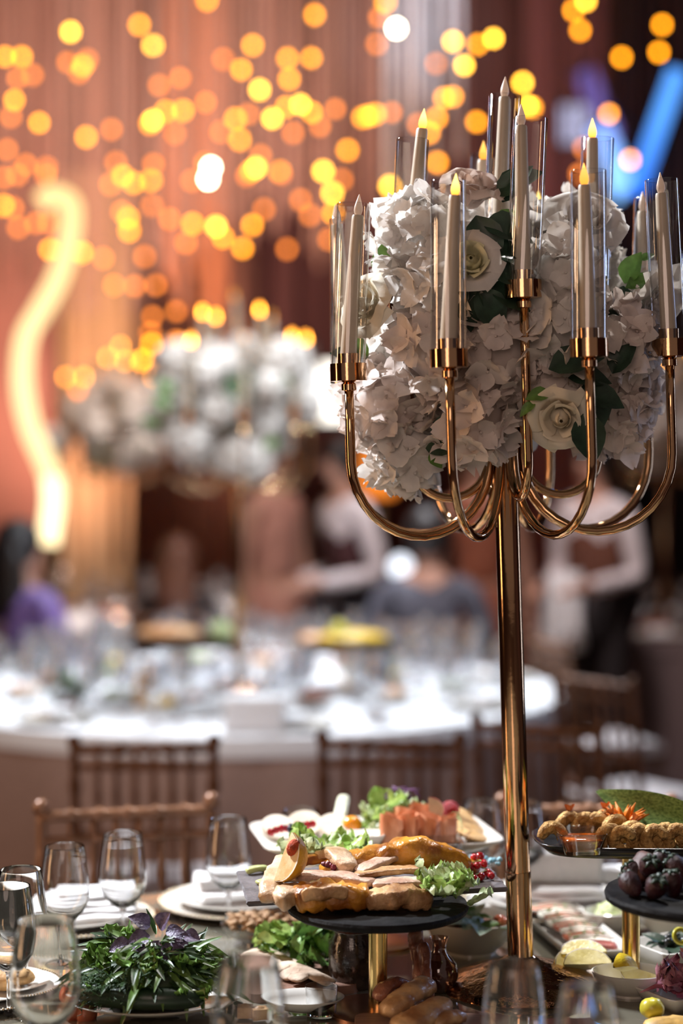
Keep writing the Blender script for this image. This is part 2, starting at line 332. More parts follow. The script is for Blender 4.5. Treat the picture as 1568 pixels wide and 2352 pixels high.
def panel(name, label, cat, x0, x1, y0, y1, Y, m):
    a, b = PX(x0, y1, Y), PX(x1, y0, Y); t = thing(name, label, cat, ((a.x+b.x)/2, Y, a.z)); wd, h = b.x-a.x, b.z-a.z
    MB().box((0, 0, h/2), (wd, .02, h)).build('panel', m, t)
    f = MB().box((0, .03, h/2), (wd+.06, .04, h+.06)); f.build('frame', M['bar_case'], t)
    MB().tube([(0,.04,h), (0,.04,6.0-a.z)], .01, 6).build('hanger', M['wire'], t)
panel('wall_screen', 'small pale square screen glowing beside the lilac glowing bar', 'screen', 1285, 1372, 243, 328, 12.4, M['screen'])
panel('light_panel', 'bright white light panel glowing behind the left arm of the candelabra', 'lamp', 735, 835, 835, 968, 11.5, M['panel_white'])
M['amber'] = emit('amber_glow_body', (1.0,.26,.03), 1.3)
def glow_on_stand(label, px, py, Y, r, h):  # invented body and stand for an orange glow of unknown source
    p = PX(px, py, Y); t = thing('amber_glow', label, 'lamp', (p.x, Y, 0))
    MB().lathe([(r*.7,-h/2),(r,-h*.3),(r,h*.3),(r*.6,h/2)], 16, (0,0,p.z)).build('glow_body', M['amber'], t)
    MB().lathe([(0,0),(.15,0),(.15,.02),(.02,.04),(.018,p.z-h/2),(0,p.z-h/2)], 12).build('stand', M['clip'], t)
M['globe'] = emit('white_globe', (.86,.90,1.0), 2.2)  # glowing balls on invented stands, for two bright blobs of unknown source
for px_, py_, lb_ in ((970,1206,'round white glowing ball at the level of the guests, right of the waiter'), (920,1302,'lower round white glowing ball beside the waiter')):
    q = PX(px_, py_, 9.6); t = thing('glow_ball', lb_, 'lamp', (q.x, 9.6, 0)); MB().ball((0,0,q.z), .06, 16, 12).build('globe', M['globe'], t)
    MB().lathe([(0,0),(.12,0),(.12,.02),(.015,.04),(.012,q.z-.058),(0,q.z-.058)], 12).build('stand', M['clip'], t)
glow_on_stand('orange glowing drum on a tall stand behind the white jacketed waiter', 872, 1075, 11.0, .12, .34)
# ------------------------------------------------------------------ candelabra
RING_LOW, RING_UP = .29, .165
LOW = [(-22,1.075),(23,1.085),(68,1.09),(113,1.09),(158,1.085),(203,1.08),(248,1.07),(293,1.065)]
UP = [(8,1.19),(98,1.185),(188,1.185),(278,1.185)]
def ringpos(R, a, z): a = math.radians(a); return Vector((R*math.sin(a), -R*math.cos(a), z))
CUPS = [ringpos(RING_LOW, a, z) for a, z in LOW]+[ringpos(RING_UP, a, z) for a, z in UP]+[Vector((0, 0, 1.26))]
cup_me = MB().lathe([(.006,-.032),(.0125,-.030),(.0125,-.020),(.009,-.017),(.0305,-.0145),(.0305,.0145),(.0285,.0145),(.0285,.008),(0,.008)], 28).mesh('candle_cup', M['gold'])
sock_me = MB().lathe([(.0175,.008),(.0175,.031),(.0155,.031),(.0155,.022),(0,.022)], 24).mesh('socket', M['gold'])
def candelabra(label, loc, lean):
    t = thing('candelabra', label, 'candelabra', loc); t.rotation_euler = (0, lean, 0)
    MB().lathe([(0,0),(.136,0),(.140,.004),(.137,.009),(.124,.016),(.105,.024),(.075,.033),(.05,.042),(.033,.048),(.027,.052),(0,.052)], 48).build('base', M['hammered'], t)
    MB().lathe([(.0255,.046),(.0255,.052),(.0222,.055),(.0222,.2),(.0,.2)], 28).build('lower_pole', M['gold'], t)
    MB().lathe([(.0205,.196),(.0212,.199),(.0212,1.24),(.0,1.24)], 28).build('pole', M['gold'], t)
    MB().lathe([(.021,.985),(.034,.99),(.034,1.05),(.021,1.056)], 24).build('hub', M['gold'], t)
    for k, p in enumerate(CUPS[:12]):
        R = RING_LOW if k < 8 else RING_UP; d = Vector((p.x, p.y, 0)).normalized(); ri = .03; r = (R-ri)/2; zc = .915; path = [d*ri+Vector((0,0,1.03)), d*ri+Vector((0,0,.97))]
        for i in range(17):
            a = PI*i/16; path.append(d*(ri+r-r*math.cos(a))+Vector((0, 0, zc-r*math.sin(a))))
        path += [d*R+Vector((0,0,p.z-.10)), d*R+Vector((0,0,p.z-.03))]
        arm = MB().tube(path, .0078, 10).build('arm', M['gold'], t)
        ob('candle_cup', cup_me, arm, p); ob('socket', sock_me, arm, p)
    c = ob('candle_cup', cup_me, t, CUPS[12]); ob('socket', sock_me, c)
    return t
ROOT = Vector((X0, Y0, TZ)); LEAN = math.radians(-1.75)
near_cand = candelabra('tall gold candelabra with curved arms standing on the near mirror table', ROOT, LEAN)
CM = Matrix.Translation(ROOT) @ Matrix.Rotation(LEAN, 4, 'Y')

TUBE_L = .272
tube_me = MB().lathe([(.0275,.0),(.0283,.0005),(.0283,TUBE_L-.001),(.0278,TUBE_L),(.0270,TUBE_L-.001)], 36).mesh('glass_chimney', M['tube'])
CAN_L = .262
wick_off = {}
body_me = MB().lathe([(0,0),(.0135,0),(.0137,.01),(.0100,CAN_L-.012),(.0098,CAN_L-.003),(.0088,CAN_L),(0,CAN_L)], 20).mesh('taper_body', M['wax'])
fl_prof = [(.003,0),(.0058,.003),(.0074,.009),(.0070,.015),(.0048,.023),(.0024,.030),(.0006,.036)]
fl_me = {k: MB().lathe(fl_prof, 14).mesh('flame', M[k]) for k in ('flame_lit', 'flame_mid', 'flame_off', 'flame_far')}
def candle(label, base, tip, fm, group):
    d = tip-base; L = d.length; k = (L-.036)/CAN_L
    t = thing('taper_candle', label, 'candle', base, 0, group)
    t.rotation_euler = Vector((0,0,1)).rotation_difference(d).to_euler()
    b = ob('wax_body', body_me, t); b.scale = (1, 1, k)
    ob('flame', fl_me[fm], t, (0, 0, CAN_L*k-.001)); return t
def chimney(label, base, axis, group):
    o = ob('glass_chimney', tube_me, None, base, Vector((0,0,1)).rotation_difference(axis).to_euler())
    tag(o, label, 'glass tube', group); return o
# per cup: candle tip pixel (or None), tube top pixel x, flame, words that single it out
SPEC = [((1047,405),1029,'flame_lit','front left cup of the lower ring'),
        ((1340,390),1350,'flame_mid','front right cup of the lower ring'),
        ((1515,405),1519,'flame_off','outermost right cup of the lower ring'),
        ((1475,452),1492,'flame_off','right rear cup of the lower ring, behind the outermost one'),
        ((1236,438),1255,'flame_lit','rear right cup of the lower ring, seen through the front tube'),
        ((1010,470),1000,'flame_mid','rear left cup of the lower ring, behind the left hydrangea'),
        ((770,468),793,'flame_off','left rear cup of the lower ring, behind the outermost one'),
        ((825,445),812,'flame_off','outermost left cup of the lower ring'),
        ((1196,238),1218,'flame_off','front cup of the upper ring above the roses'),
        ((1360,270),1372,'flame_lit','right cup of the upper ring'),
        ((1110,322),1113,'flame_mid','rear cup of the upper ring behind the top rose'),
        ((974,248),947,'flame_lit','left cup of the upper ring'),
        ((1160,175),1160,'flame_off','topmost central cup')]
SPEC_W = []
for k, (tip, tx, fm, words) in enumerate(SPEC):
    base = CM @ (CUPS[k]+Vector((0,0,.0235)))
    y = base.y
    T = PX(tip[0], tip[1], y)
    lim = .05                                        # a candle can lean only as far as its socket lets it
    dx = max(-lim, min(lim, T.x-base.x)); T = Vector((base.x+dx, y, T.z))
    T.z = max(base.z+.27, min(base.z+.315, T.z))
    candle('ivory candle, '+{'flame_lit':'glowing yellow','flame_mid':'dim orange','flame_off':'unlit milky'}[fm]+' tip, '+words.replace(' of the lower ring',', lower ring').replace(' of the upper ring',', upper ring'), base, T, fm, 'tapers of the near candelabra')
    tb = CM @ (CUPS[k]+Vector((0,0,.0086))); tp = PX(tx, 300, y); ax = Vector((max(-.014, min(.014, tp.x-tb.x)), 0, TUBE_L))
    chimney('clear glass tube in the '+words.split(',')[0], tb, ax, 'glass tubes of the near candelabra')

# ------------------------------------------------------------------ flowers
RF = random.Random(11)
def petal_fn(L, W, cup, ruf, ph, notch=.0):
    def fn(u, v):
        w = W*math.sin(PI*min(1, .10+.80*v)**.8)*(1 if v < .99 else .85); x = (u-.5)*2
        r = L*v*(1-notch*(1-abs(x))*v*v)
        z = cup*L*(v*v)+.25*cup*L*x*x*v+ruf*L*math.sin(x*3.2+ph)*v*v+ruf*.6*L*math.sin(v*7+ph)
        return Vector((x*w, r, z))
    return fn
def floret(seed, size=.033):
    R = random.Random(seed); mb = MB()
    for k in range(4):
        s = len(mb.v); mb.grid(petal_fn(size*R.uniform(.85,1.15), size*R.uniform(.48,.6), R.uniform(-.05,.45), R.uniform(.05,.16), R.uniform(0,6), .1), 4, 4)
        mb.xf(Matrix.Rotation(k*PI/2+R.uniform(-.2,.2), 4, 'Z') @ Matrix.Rotation(R.uniform(-.1,.5), 4, 'X') @ Matrix.Translation((0,.002,0)), s)
    mb.ball((0,0,.002), .003, 6, 4); return mb
FL = [floret(i) for i in range(7)]
FLM = [f.mesh('floret', M['petal']) for f in FL]
def frame_to(d, roll=0):
    return (Vector((0,0,1)).rotation_difference(d)).to_matrix().to_4x4() @ Matrix.Rotation(roll, 4, 'Z')
def fib(n):
    for i in range(n):
        z = 1-2*(i+.5)/n; a = i*2.39996; r = math.sqrt(1-z*z); yield Vector((r*math.cos(a), r*math.sin(a), z))
FLW = [f.mesh('floret', M['petal_warm']) for f in FL]
def hydrangea(parent, c, r, n=46, split=True, seed=0, warm=False):
    R = random.Random(seed); core = MB()
    core.ball((0,0,0), r*.72, 10, 7, lambda d: 1+.1*nz(d*3+Vector((seed,0,0))))
    vis = []
    for d in fib(n):
        d = (d+Vector((R.uniform(-.2,.2), R.uniform(-.2,.2), R.uniform(-.2,.2)))).normalized(); rr = r*R.uniform(.80,1.02)
        tilt = (d+Vector((R.uniform(-.45,.45), R.uniform(-.45,.45), R.uniform(-.45,.45)))).normalized()
        Mx = Matrix.Translation(d*rr) @ frame_to(tilt, R.uniform(0,6)) @ Matrix.Scale(R.uniform(.85,1.25), 4)
        k = R.randrange(7)
        if split and d.y < .12: vis.append((Mx, k))
        else:
            s = len(core.v); core.add(FL[k].v, FL[k].f); core.xf(Mx, s)
    o = core.build('hydrangea_head', M['petal_warm' if warm else 'petal'], parent, c)
    if split:
        for Mx, k in vis:
            q = ob('floret', (FLW if warm else FLM)[k], o); q.matrix_local = Mx
    return o
def rose_petal(seed, r, h, w, flare, curl):
    R = random.Random(seed); ph = R.uniform(0, 6)
    def fn(u, v):
        a = (u-.5)*w*(.55+.45*math.sin(PI*min(1,.15+.75*v))); rr = r*(.35+.65*math.sin(PI/2*min(1, v*1.3)))+flare*v*v*v+curl*max(0, v-.75)*2*(1-.3*math.cos(3*a))
        z = h*v-(curl*max(0, v-.82)*3)-.12*h*abs(u-.5)*2*v+.03*h*math.sin(u*9+ph)*v
        return Vector((rr*math.sin(a), -rr*math.cos(a), z))
    return MB().grid(fn, 6, 5)
def rose_set(m, tag_, outer=None):
    out = []
    for i in range(4): out.append(rose_petal(10+i, .010+.003*i, .046, 2.6, -.004, 0).mesh('petal', m))
    for i in range(4): out.append(rose_petal(20+i, .021+.003*i, .048-.001*i, 2.0, .002, .012).mesh('petal', m))
    for i in range(4): out.append(rose_petal(30+i, .031+.002*i, .046-.003*i, 1.55, .010, .03).mesh('petal', outer or m))
    return out
ROSES = {k: rose_set(M[k], k, o) for k, o in (('petal_cream', None), ('petal_blush', None), ('petal_green', M['petal']), ('petal', None))}
def rose(parent, c, d, kind='petal', s=1.0, seed=0):
    R = random.Random(seed); core = MB().lathe([(.004,-.012),(.012,-.006),(.018,.004),(.012,.03),(.003,.042)], 12)
    o = core.build('rose', M[kind], parent, c); o.rotation_euler = frame_to(d, R.uniform(0,6)).to_euler(); o.scale = (s, s, s)
    P = ROSES[kind]; a = 0
    for layer, n in enumerate((4, 6, 7)):
        for k in range(n):
            a += 2*PI/n+R.uniform(-.15, .15); q = ob('petal', P[layer*4+k % 4], o); q.rotation_euler = (R.uniform(-.06,.06), R.uniform(-.06,.06), a)
    return o
def leaf_mb(L, W, fold=.35, bend=.25, tip=.0, n=6):
    def fn(u, v):
        x = (u-.5)*2; w = W*math.sin(PI*v**.85)**.9*(.999)+.0006; b = bend*v*v
        return Vector((x*w, L*v, -b*L+abs(x)*w*fold+.04*W*math.sin(v*22)*abs(x)))
    return MB().grid(fn, 4, n)
LEAF = {'leaf_dark': [leaf_mb(.062,.021,.3,.25).mesh('leaf', M['leaf_dark']), leaf_mb(.055,.019,.4,.4).mesh('leaf', M['leaf_dark'])],
        'leaf_mid': [leaf_mb(.05,.014,.35,.3).mesh('leaf', M['leaf_mid']), leaf_mb(.042,.015,.3,.2).mesh('leaf', M['leaf_mid'])]}
def leaf(parent, c, d, up, kind='leaf_dark', s=1.0, i=0):
    d = d.normalized(); x = d.cross(up).normalized(); z = x.cross(d)
    Mx = Matrix((x, d, z)).transposed().to_4x4(); Mx.translation = c
    o = ob('leaf', LEAF[kind][i % 2], parent); o.matrix_local = Mx @ Matrix.Scale(s, 4); return o

BC = PX(1168, 775, Y0); BR = .262
arr = thing('flower_arrangement', 'large round arrangement of white hydrangeas and roses in the near candelabra', 'flowers', BC)
def surf(px, py, dep=None, sq=.44):
    dx, dz = (px-784)/F*Y0-BC.x, H-(py-1050)/F*Y0-BC.z
    y = -sq*math.sqrt(max(0, BR*BR-dx*dx-dz*dz)) if dep is None else dep
    k = (Y0+y)/Y0; return Vector(((px-784)/F*(Y0+y)-BC.x, y, H-(py-1050)/F*(Y0+y)-BC.z))
MB().ball((0,0,0), (.15,.11,.16), 14, 10, lambda d: 1+.15*nz(d*4)).build('floral_foam', M['foam'], arr)
HEADS = [(962,545,.083,None),(1010,655,.078,None),(880,925,.078,-.02),(1005,800,.085,None),(925,1045,.064,.0),(1150,800,.085,-.10),(1085,960,.080,-.09),(1285,640,.074,None),(1285,765,.08,None),
         (1410,790,.076,None),(1405,960,.072,-.03),(1240,870,.075,-.07),(1425,880,.07,-.02),(1185,650,.066,.03),(925,800,.06,.02)]
for k, (x, y, r, dep) in enumerate(HEADS): hydrangea(arr, surf(x, y, dep), r*.9, 34, True, k, k in (2, 3, 5, 6, 9, 10, 11, 12))
for k, (x, y, r) in enumerate([(1000,600,.09),(1300,560,.08),(1150,520,.075),(1400,700,.085),(950,850,.085),(1380,900,.085),(1150,900,.09)]):
    hydrangea(arr, surf(x, y, .12), r, 40, False, 40+k)
V = Vector
for k, (x, y, dep, d, kind, s) in enumerate([(1083,462,-.05,V((.15,-.55,.85)),'petal_blush',1.12),(1080,612,-.155,V((-.05,-1,.25)),'petal_green',.98),(862,712,-.075,V((-.75,-.75,.25)),'petal_cream',1.05),
        (1285,952,-.15,V((-.05,-.85,-.25)),'petal_cream',1.0),(1335,535,-.04,V((.15,-.75,.6)),'petal',1.3),(1485,668,-.03,V((.4,-.6,-.55)),'petal',1.25),(1265,525,.04,V((-.1,-.3,.9)),'petal',1.2)]):
    rose(arr, surf(x, y, dep), d.normalized(), kind, s, k)
for k, (x, y, dep, d, kind, s) in enumerate([(1135,455,-.06,V((.5,-.2,.35)),'leaf_dark',1.25),(1150,470,-.06,V((.35,-.3,.7)),'leaf_dark',1.2),(1090,500,-.12,V((.25,-.2,-.75)),'leaf_dark',1.35),(1105,520,-.12,V((.7,-.2,-.1)),'leaf_dark',1.35),
        (1130,540,-.10,V((.6,-.2,-.4)),'leaf_dark',1.1),(1125,585,-.13,V((.8,-.1,.1)),'leaf_dark',1.0),(1115,625,-.14,V((.8,-.1,-.15)),'leaf_dark',1.0),(1095,668,-.14,V((.45,-.1,-.7)),'leaf_dark',1.3),(1120,660,-.13,V((.7,-.1,-.3)),'leaf_dark',1.2),
        (1075,660,-.13,V((-.05,-.2,-.9)),'leaf_dark',1.15),(1130,510,-.1,V((.8,-.2,.25)),'leaf_mid',.9),(884,640,.0,V((-.15,-.1,1)),'leaf_mid',1.2),(898,632,.0,V((.1,-.1,.8)),'leaf_mid',.6),(826,838,.0,V((-.1,-.2,.9)),'leaf_mid',1.1),(850,830,.0,V((-.6,-.2,.2)),'leaf_dark',1.0),
        (1428,655,-.02,V((.3,-.3,.8)),'leaf_mid',1.25),(1430,665,-.03,V((.75,-.3,.35)),'leaf_mid',1.1),(1440,640,-.03,V((.5,-.3,-.4)),'leaf_mid',.9),(1425,660,-.02,V((-.1,-.2,-.8)),'leaf_dark',1.1),(1465,602,-.02,V((.9,-.1,.5)),'leaf_mid',.55),
        (1255,850,-.14,V((.8,-.2,.3)),'leaf_dark',1.3),(1300,870,-.13,V((.9,-.2,.1)),'leaf_dark',1.1),(1330,900,-.14,V((.8,-.2,-.2)),'leaf_dark',1.05),(1335,950,-.15,V((.2,-.2,-1)),'leaf_dark',1.3),(1345,870,-.12,V((.3,-.1,-.9)),'leaf_dark',1.2),(1400,860,-.12,V((.4,-.2,.8)),'leaf_dark',1.0),
        (975,1030,-.05,V((.6,-.3,.1)),'leaf_dark',1.0),(985,1040,-.05,V((.5,-.3,-.6)),'leaf_mid',.7),(1000,1020,-.06,V((.3,-.3,.8)),'leaf_dark',.9),(1260,905,-.15,V((-.9,-.2,-.1)),'leaf_mid',.9),(1225,925,-.15,V((-.6,-.2,-.4)),'leaf_mid',.6)]):
    leaf(arr, surf(x, y, dep)+V((0,-.028,0)), d, V((-.2,-.75,.6)), kind, s*1.12, k)

# ------------------------------------------------------------------ the far candelabras, with plainer bouquets
def far_bouquet(label, c, s, seed, proto=[]):
    R = random.Random(seed); t = thing('flower_arrangement', label, 'flowers', c)
    if not proto:
        proto.append(MB()); hb = proto[0]; hb.ball((0,0,0), .06, 8, 6)
        for d in fib(40):
            st = len(hb.v); k = R.randrange(7); hb.add(FL[k].v, FL[k].f); hb.xf(Matrix.Translation(d*.078) @ frame_to(d, R.uniform(0,6)), st)
        proto[0] = hb.mesh('hydrangea_head', M['petal'])
    MB().ball((0,0,0), (.15*s,.15*s,.15*s), 12, 8).build('floral_foam', M['foam'], t)
    for k, d in enumerate(fib(26)):
        p = Vector((d.x*.27+.03*math.sin(d.z*5), d.y*.18, d.z*.24))*s*R.uniform(.72, 1.2)
        o = ob('hydrangea_head', proto[0], t, p, (R.uniform(0,6), R.uniform(0,6), R.uniform(0,6)), s*R.uniform(.6,1.15))
    for k in range(6):
        d = Vector((R.uniform(-1,1), -R.uniform(.3,1), R.uniform(-1,1))).normalized()
        leaf(t, Vector((d.x*.30, d.y*.24, d.z*.28))*s, Vector((d.x, d.y, d.z+.5)), Vector((0,-1,.3)), 'leaf_mid', 1.7*s, k)
    return t
FAR = [((-.41, 7.25), 30, 'on the far round table', (-.43, 7.2, 1.885), 1.0), ((-1.30, 10.6), 75, 'on the distant table behind the far one', (-1.31, 10.6, 1.86), 1.0), ((1.75, 9.9), 10, 'on the dark table in the right rear', (1.75, 9.9, 1.88), 1.0)]
for n, ((x, y), rz, where, bc, bs) in enumerate(FAR):
    c = copy_tree(near_cand); c.location = (x, y, TZ); c.rotation_euler = (0, 0, math.radians(rz))
    c['label'] = 'tall gold candelabra standing '+where
    far_bouquet('round arrangement of white flowers in the candelabra '+where, bc, bs, n)
    Mx = Matrix.Translation((x, y, TZ)) @ Matrix.Rotation(math.radians(rz), 4, 'Z'); R = random.Random(n+9)
    for k, p in enumerate(CUPS):
        b = Mx @ (p+Vector((0,0,.0235))); d = Vector((R.uniform(-.02,.02), R.uniform(-.02,.02), .296))
        candle('slim taper candle in the candelabra '+where, b, b+d, 'flame_far' if k % 3 != n % 3 else 'flame_mid', 'tapers in the candelabra '+where)
        chimney('glass tube around a taper in the candelabra '+where, Mx @ (p+Vector((0,0,.0086))), Vector((0,0,1)), 'glass tubes in the candelabra '+where)
# ------------------------------------------------------------------ near table
TC = Vector((.15, 2.66, 0)); TR = 1.30
t = thing('round_table', 'round mirror-topped table laid with food under the tall candelabra', 'table', TC)
MB().lathe([(0,TZ-.03),(TR-.004,TZ-.03),(TR,TZ-.026),(TR,TZ-.004),(TR-.004,TZ),(0,TZ)], 96).build('tabletop', M['mirror'], t)
MB().lathe([(TR-.02,TZ-.11),(TR-.02,TZ-.03),(TR-.05,TZ-.03),(TR-.05,TZ-.11)], 96).build('apron', M['table_edge'], t)
for k in range(4):
    a = PI/4+k*PI/2; MB().tube([(.9*math.cos(a), .9*math.sin(a), 0), (.9*math.cos(a), .9*math.sin(a), TZ-.03)], .035, 12).build('leg', M['table_edge'], t)

# glasses
GL = dict(bowl=MB().lathe([(0,.0735),(.006,.074),(.013,.077),(.024,.086),(.037,.102),(.0428,.116),(.0445,.128),(.0436,.15),(.0395,.185),(.0350,.2135),(.0345,.2145),(.0338,.2135),(.0383,.185),(.0423,.15),(.0432,.128),(.0413,.117),(.0352,.104),(.022,.090),(.010,.083),(0,.081)], 40).mesh('bowl', M['stem']),
          stem=MB().lathe([(.0,.004),(.010,.0045),(.0050,.010),(.0036,.022),(.0034,.055),(.0046,.069),(.006,.0733),(0,.0733)], 20).mesh('stem', M['stem']),
          foot=MB().lathe([(.006,.006),(.022,.0032),(.036,.0014),(.0368,.0007),(.036,0)], 36).mesh('foot', M['glass']))
def wine_glass(label, loc, s=1.0, group='wine glasses on the near table'):
    t = thing('wine_glass', label, 'glass', loc, 0, group); t.scale = (s, s, s)
    ob('bowl', GL['bowl'], t); ob('stem', GL['stem'], t); ob('foot', GL['foot'], t); return t
def rim_pos(px, py, h=.2145):
    d = F*(H-TZ-h)/(py-1050); p = PX(px, py, d); return Vector((p.x, p.y, TZ))
for px, py, s, lb in [(282,1914,1,'empty wine glass right of the left folded napkin, in front of the near chair'), (149,1943,1,'empty wine glass standing second from the left edge of the near table'),
        (524,1880,1,'empty wine glass behind the herbs, beside the grey slate board'), (48,1996,1,'wine glass at the left edge, behind the shorter one at the rim of the picture'), (20,2034,1,'wine glass cut by the left edge of the picture'),
        (691,1860,1,'wine glass behind the white platter, only its rim showing'), (1106,1840,1,'wine glass at the right end of the white platter'), (1203,1842,1,'wine glass standing behind the gold pole'),
        (104,2112,1.16,'large blurred wine glass before the left napkin'), (572,2206,1.15,'large blurred wine glass in front of the herbs and flatbread'), (1180,2214,1.0,'blurred wine glass before the copper base of the candelabra'),
        (1346,2264,1.0,'blurred wine glass in front of the lemon slices')]:
    wine_glass(lb, rim_pos(px, py, .2145*s), s)

# plates and napkins
ch_me = MB().lathe([(0,.004),(.10,.004),(.135,.009),(.158,.016),(.160,.018),(.158,.019),(.135,.013),(.10,.008),(0,.008)], 56).mesh('charger', M['porcelain'])
pl_me = MB().lathe([(0,.010),(.075,.010),(.10,.018),(.128,.028),(.130,.030),(.128,.0305),(.10,.021),(.075,.014),(0,.014)], 56).mesh('plate', M['porcelain'])
bd = MB()
for i in range(110):
    a = 2*PI*i/110; bd.ball((.1585*math.cos(a), .1585*math.sin(a), .0185), .0032, 5, 4)
bd_me = bd.mesh('beaded_rim', M['bead'])
def cover(lb1, lb2, loc, s=1.0):
    a = thing('charger_plate', lb1, 'plate', loc, 0, 'charger plates'); a.scale = (s, s, s); ob('dish', ch_me, a); b = ob('beaded_rim', bd_me, a); b['kind'] = 'stuff'
    c = thing('dinner_plate', lb2, 'plate', loc, 0, 'dinner plates'); c.scale = (s, s, s); ob('dish', pl_me, c)
pA, pB, pC, pD = PZ(165, 2126), PZ(548, 2086), PZ(1262, 2090), PZ(-25, 2290)
cover('white charger plate with a beaded rim behind the herbs at the left', 'white plate under the pleated napkin at the left', pA)
cover('white charger plate with a beaded rim behind the almonds', 'white plate under the rolled napkin behind the slate board', pB)
cover('white charger plate with a beaded rim behind the gold pole', 'white plate under the thick square napkin', pC, 1.08)
cover('white charger plate cut by the lower left edge', 'white plate with a crust cut by the lower left edge', pD, .8)
def napkin(label, loc, rz, parts):
    t = thing('napkin', label, 'napkin', loc, rz, 'white napkins')
    for nm, mb in parts: mb.build(nm, M['cloth_white'], t)
def fold(w, d, h, z, off=(0,0), sag=.004, seed=0, puff=1.0):
    def fn(u, v):
        a = 2*PI*v; ex = .32; c, s_ = math.cos(a), math.sin(a)
        y = d/2*math.copysign(abs(c)**ex, c); zz = h/2*math.copysign(abs(s_)**(ex*puff), s_)
        x = (u-.5)*w
        return Vector((x+off[0]+.006*nz((u*3,v*4,seed)), y+off[1]+.004*nz((u*4, v*2, seed+5)), z+h/2+zz+sag*nz((u*4, y*30, seed+2))))
    mb = MB().grid(fn, 12, 24, cv=True); b = len(mb.v)
    k = 13
    mb.f.append([b-24*k+j*k for j in range(24)]); mb.sm.append(False); mb.f.append([b-24*k+j*k+12 for j in range(24)][::-1]); mb.sm.append(False)
    return mb
napkin('pleated white napkin lying on the left plate', pA+V((.02,-.01,.030)), .15, [('fold', fold(.20-.015*i, .17-.022*i, .009, .0085*i, (.01*i, .008*i), .004, i)) for i in range(4)])
napkin('loosely rolled white napkin on the plate behind the slate board', pB+V((.0,-.01,.030)), .3, [('fold', fold(.17, .10, .014, 0, seed=9)), ('fold', fold(.13, .07, .03, .013, (-.02,.01), .008, 11, 1.6)), ('fold', fold(.08, .06, .02, .014, (.05,-.02), .01, 13, 2))])
napkin('thick square white napkin standing on the plate behind the gold pole', pC+V((.03,.0,.032)), -.05, [('fold', fold(.155, .12, .011, 0, seed=21)), ('fold', fold(.15, .115, .010, .011, seed=22)), ('fold', fold(.152, .055, .062, .021, (0,.02), .002, 23)), ('fold', fold(.07, .05, .03, .02, (.11,.03), .003, 24))])
M['crust'] = mat('bread_crust', (.62,.36,.14), .7, 0, .3, 40, .3, 90)
tag(MB().ball((0,0,0), (.045,.03,.018), 14, 8, lambda d: 1+.12*nz(d*3)).build('bread_crust', M['crust'], None, pD+V((.03,0,.03))), 'toasted crust on the plate at the lower left edge', 'bread')

# cutlery between the two left plates
def fork(label, p, q, knife=False):
    d = q-p; L = d.length; t = thing('table_knife' if knife else 'table_fork', label, 'cutlery', p, math.atan2(d.y, d.x), 'cutlery by the left plates')
    MB().box((L*.3, 0, .004), (L*.6, .010, .004)).ball((.004,0,.004), (.012,.007,.003), 8, 6).build('handle', M['steel'], t)
    h = MB()
    if knife: h.box((L*.8, 0, .004), (L*.4, .016, .0018))
    else:
        h.box((L*.66, 0, .004), (L*.13, .02, .003))
        for k in range(4): h.box((L*.86, -.0085+.0057*k, .005), (L*.28, .0030, .0025))
    h.build('blade' if knife else 'tines', M['steel'], t)
for k in range(3): fork(['fork nearest the rolled napkin plate, on the mirror top', 'fork lying between its two neighbours on the mirror top', 'knife beside the forks behind the purple basil'][k], PZ(445-20*k, 2150-3*k), PZ(385-16*k, 2093+1*k), k == 2)

# ------------------------------------------------------------------ chairs
CH = {}
def ringed(a, b, r, n=3):
    d = Vector(b)-Vector(a); P = []; R = []
    for i in range(n*5+1):
        f = i/(n*5); P.append(Vector(a)+d*f); R.append(r*(1.45 if i % 5 == 0 and 0 < i < n*5 else 1.0))
    return MB().tube(P, R, 8)
def make_chair(label, loc, rz, group):
    t = thing('banquet_chair', label, 'chair', loc, rz, group)
    if not CH:
        CH['seat'] = [MB().box((0,0,.435), (.40,.40,.03)).mesh('seat', M['wood_chair'])]
        CH['cushion'] = [fold(.38, .38, .05, .45, seed=3).mesh('cushion', M['cushion'])]
        CH['back_post'] = [ringed((s*.178,.185,.45), (s*.185,.235,.905), .0125, 4).ball((s*.185,.235,.912), .019, 10, 8).mesh('back_post', M['wood_chair']) for s in (-1,1)]
        CH['leg'] = [ringed((s*.18,y,0), (s*.178,y*.97,.44), .0135, 4).mesh('leg', M['wood_chair']) for s in (-1,1) for y in (-.18,.19)]
        CH['rail'] = [ringed((-.184,.232,.892), (.184,.232,.892), .0125, 6).mesh('top_rail', M['wood_chair']), ringed((-.183,.226,.842), (.183,.226,.842), .0095, 6).mesh('rail', M['wood_chair']),
                      ringed((-.181,.205,.66), (.181,.205,.66), .0095, 6).mesh('rail', M['wood_chair']), ringed((-.179,.192,.515), (.179,.192,.515), .0095, 6).mesh('rail', M['wood_chair'])]
        CH['spindle'] = [ringed((x,.192,.515), (x,.230,.885), .0072, 3).mesh('spindle', M['wood_chair']) for x in (-.123,-.074,-.025,.025,.074,.123)]
        CH['stretcher'] = [ringed((-.18,y,.2), (.18,y,.2), .009, 4).mesh('stretcher', M['wood_chair']) for y in (-.178,.188)]+[ringed((s*.18,-.178,.24), (s*.18,.188,.24), .009, 4).mesh('stretcher', M['wood_chair']) for s in (-1,1)]
    for nm, l in CH.items():
        for me in l: ob(nm, me, t)
    return t
gN, gF = 'chairs around the near table', 'chairs around the far round table'
cA = PX(345, 1850, 3.95); make_chair('bronze wooden chair facing us behind the left wine glasses', (cA.x, 3.74, 0), .22, gN)
cB = PX(1345, 1838, 3.98); make_chair('dark wooden chair behind the shrimp tray and gold pole', (cB.x, 3.77, 0), -.03, gN)
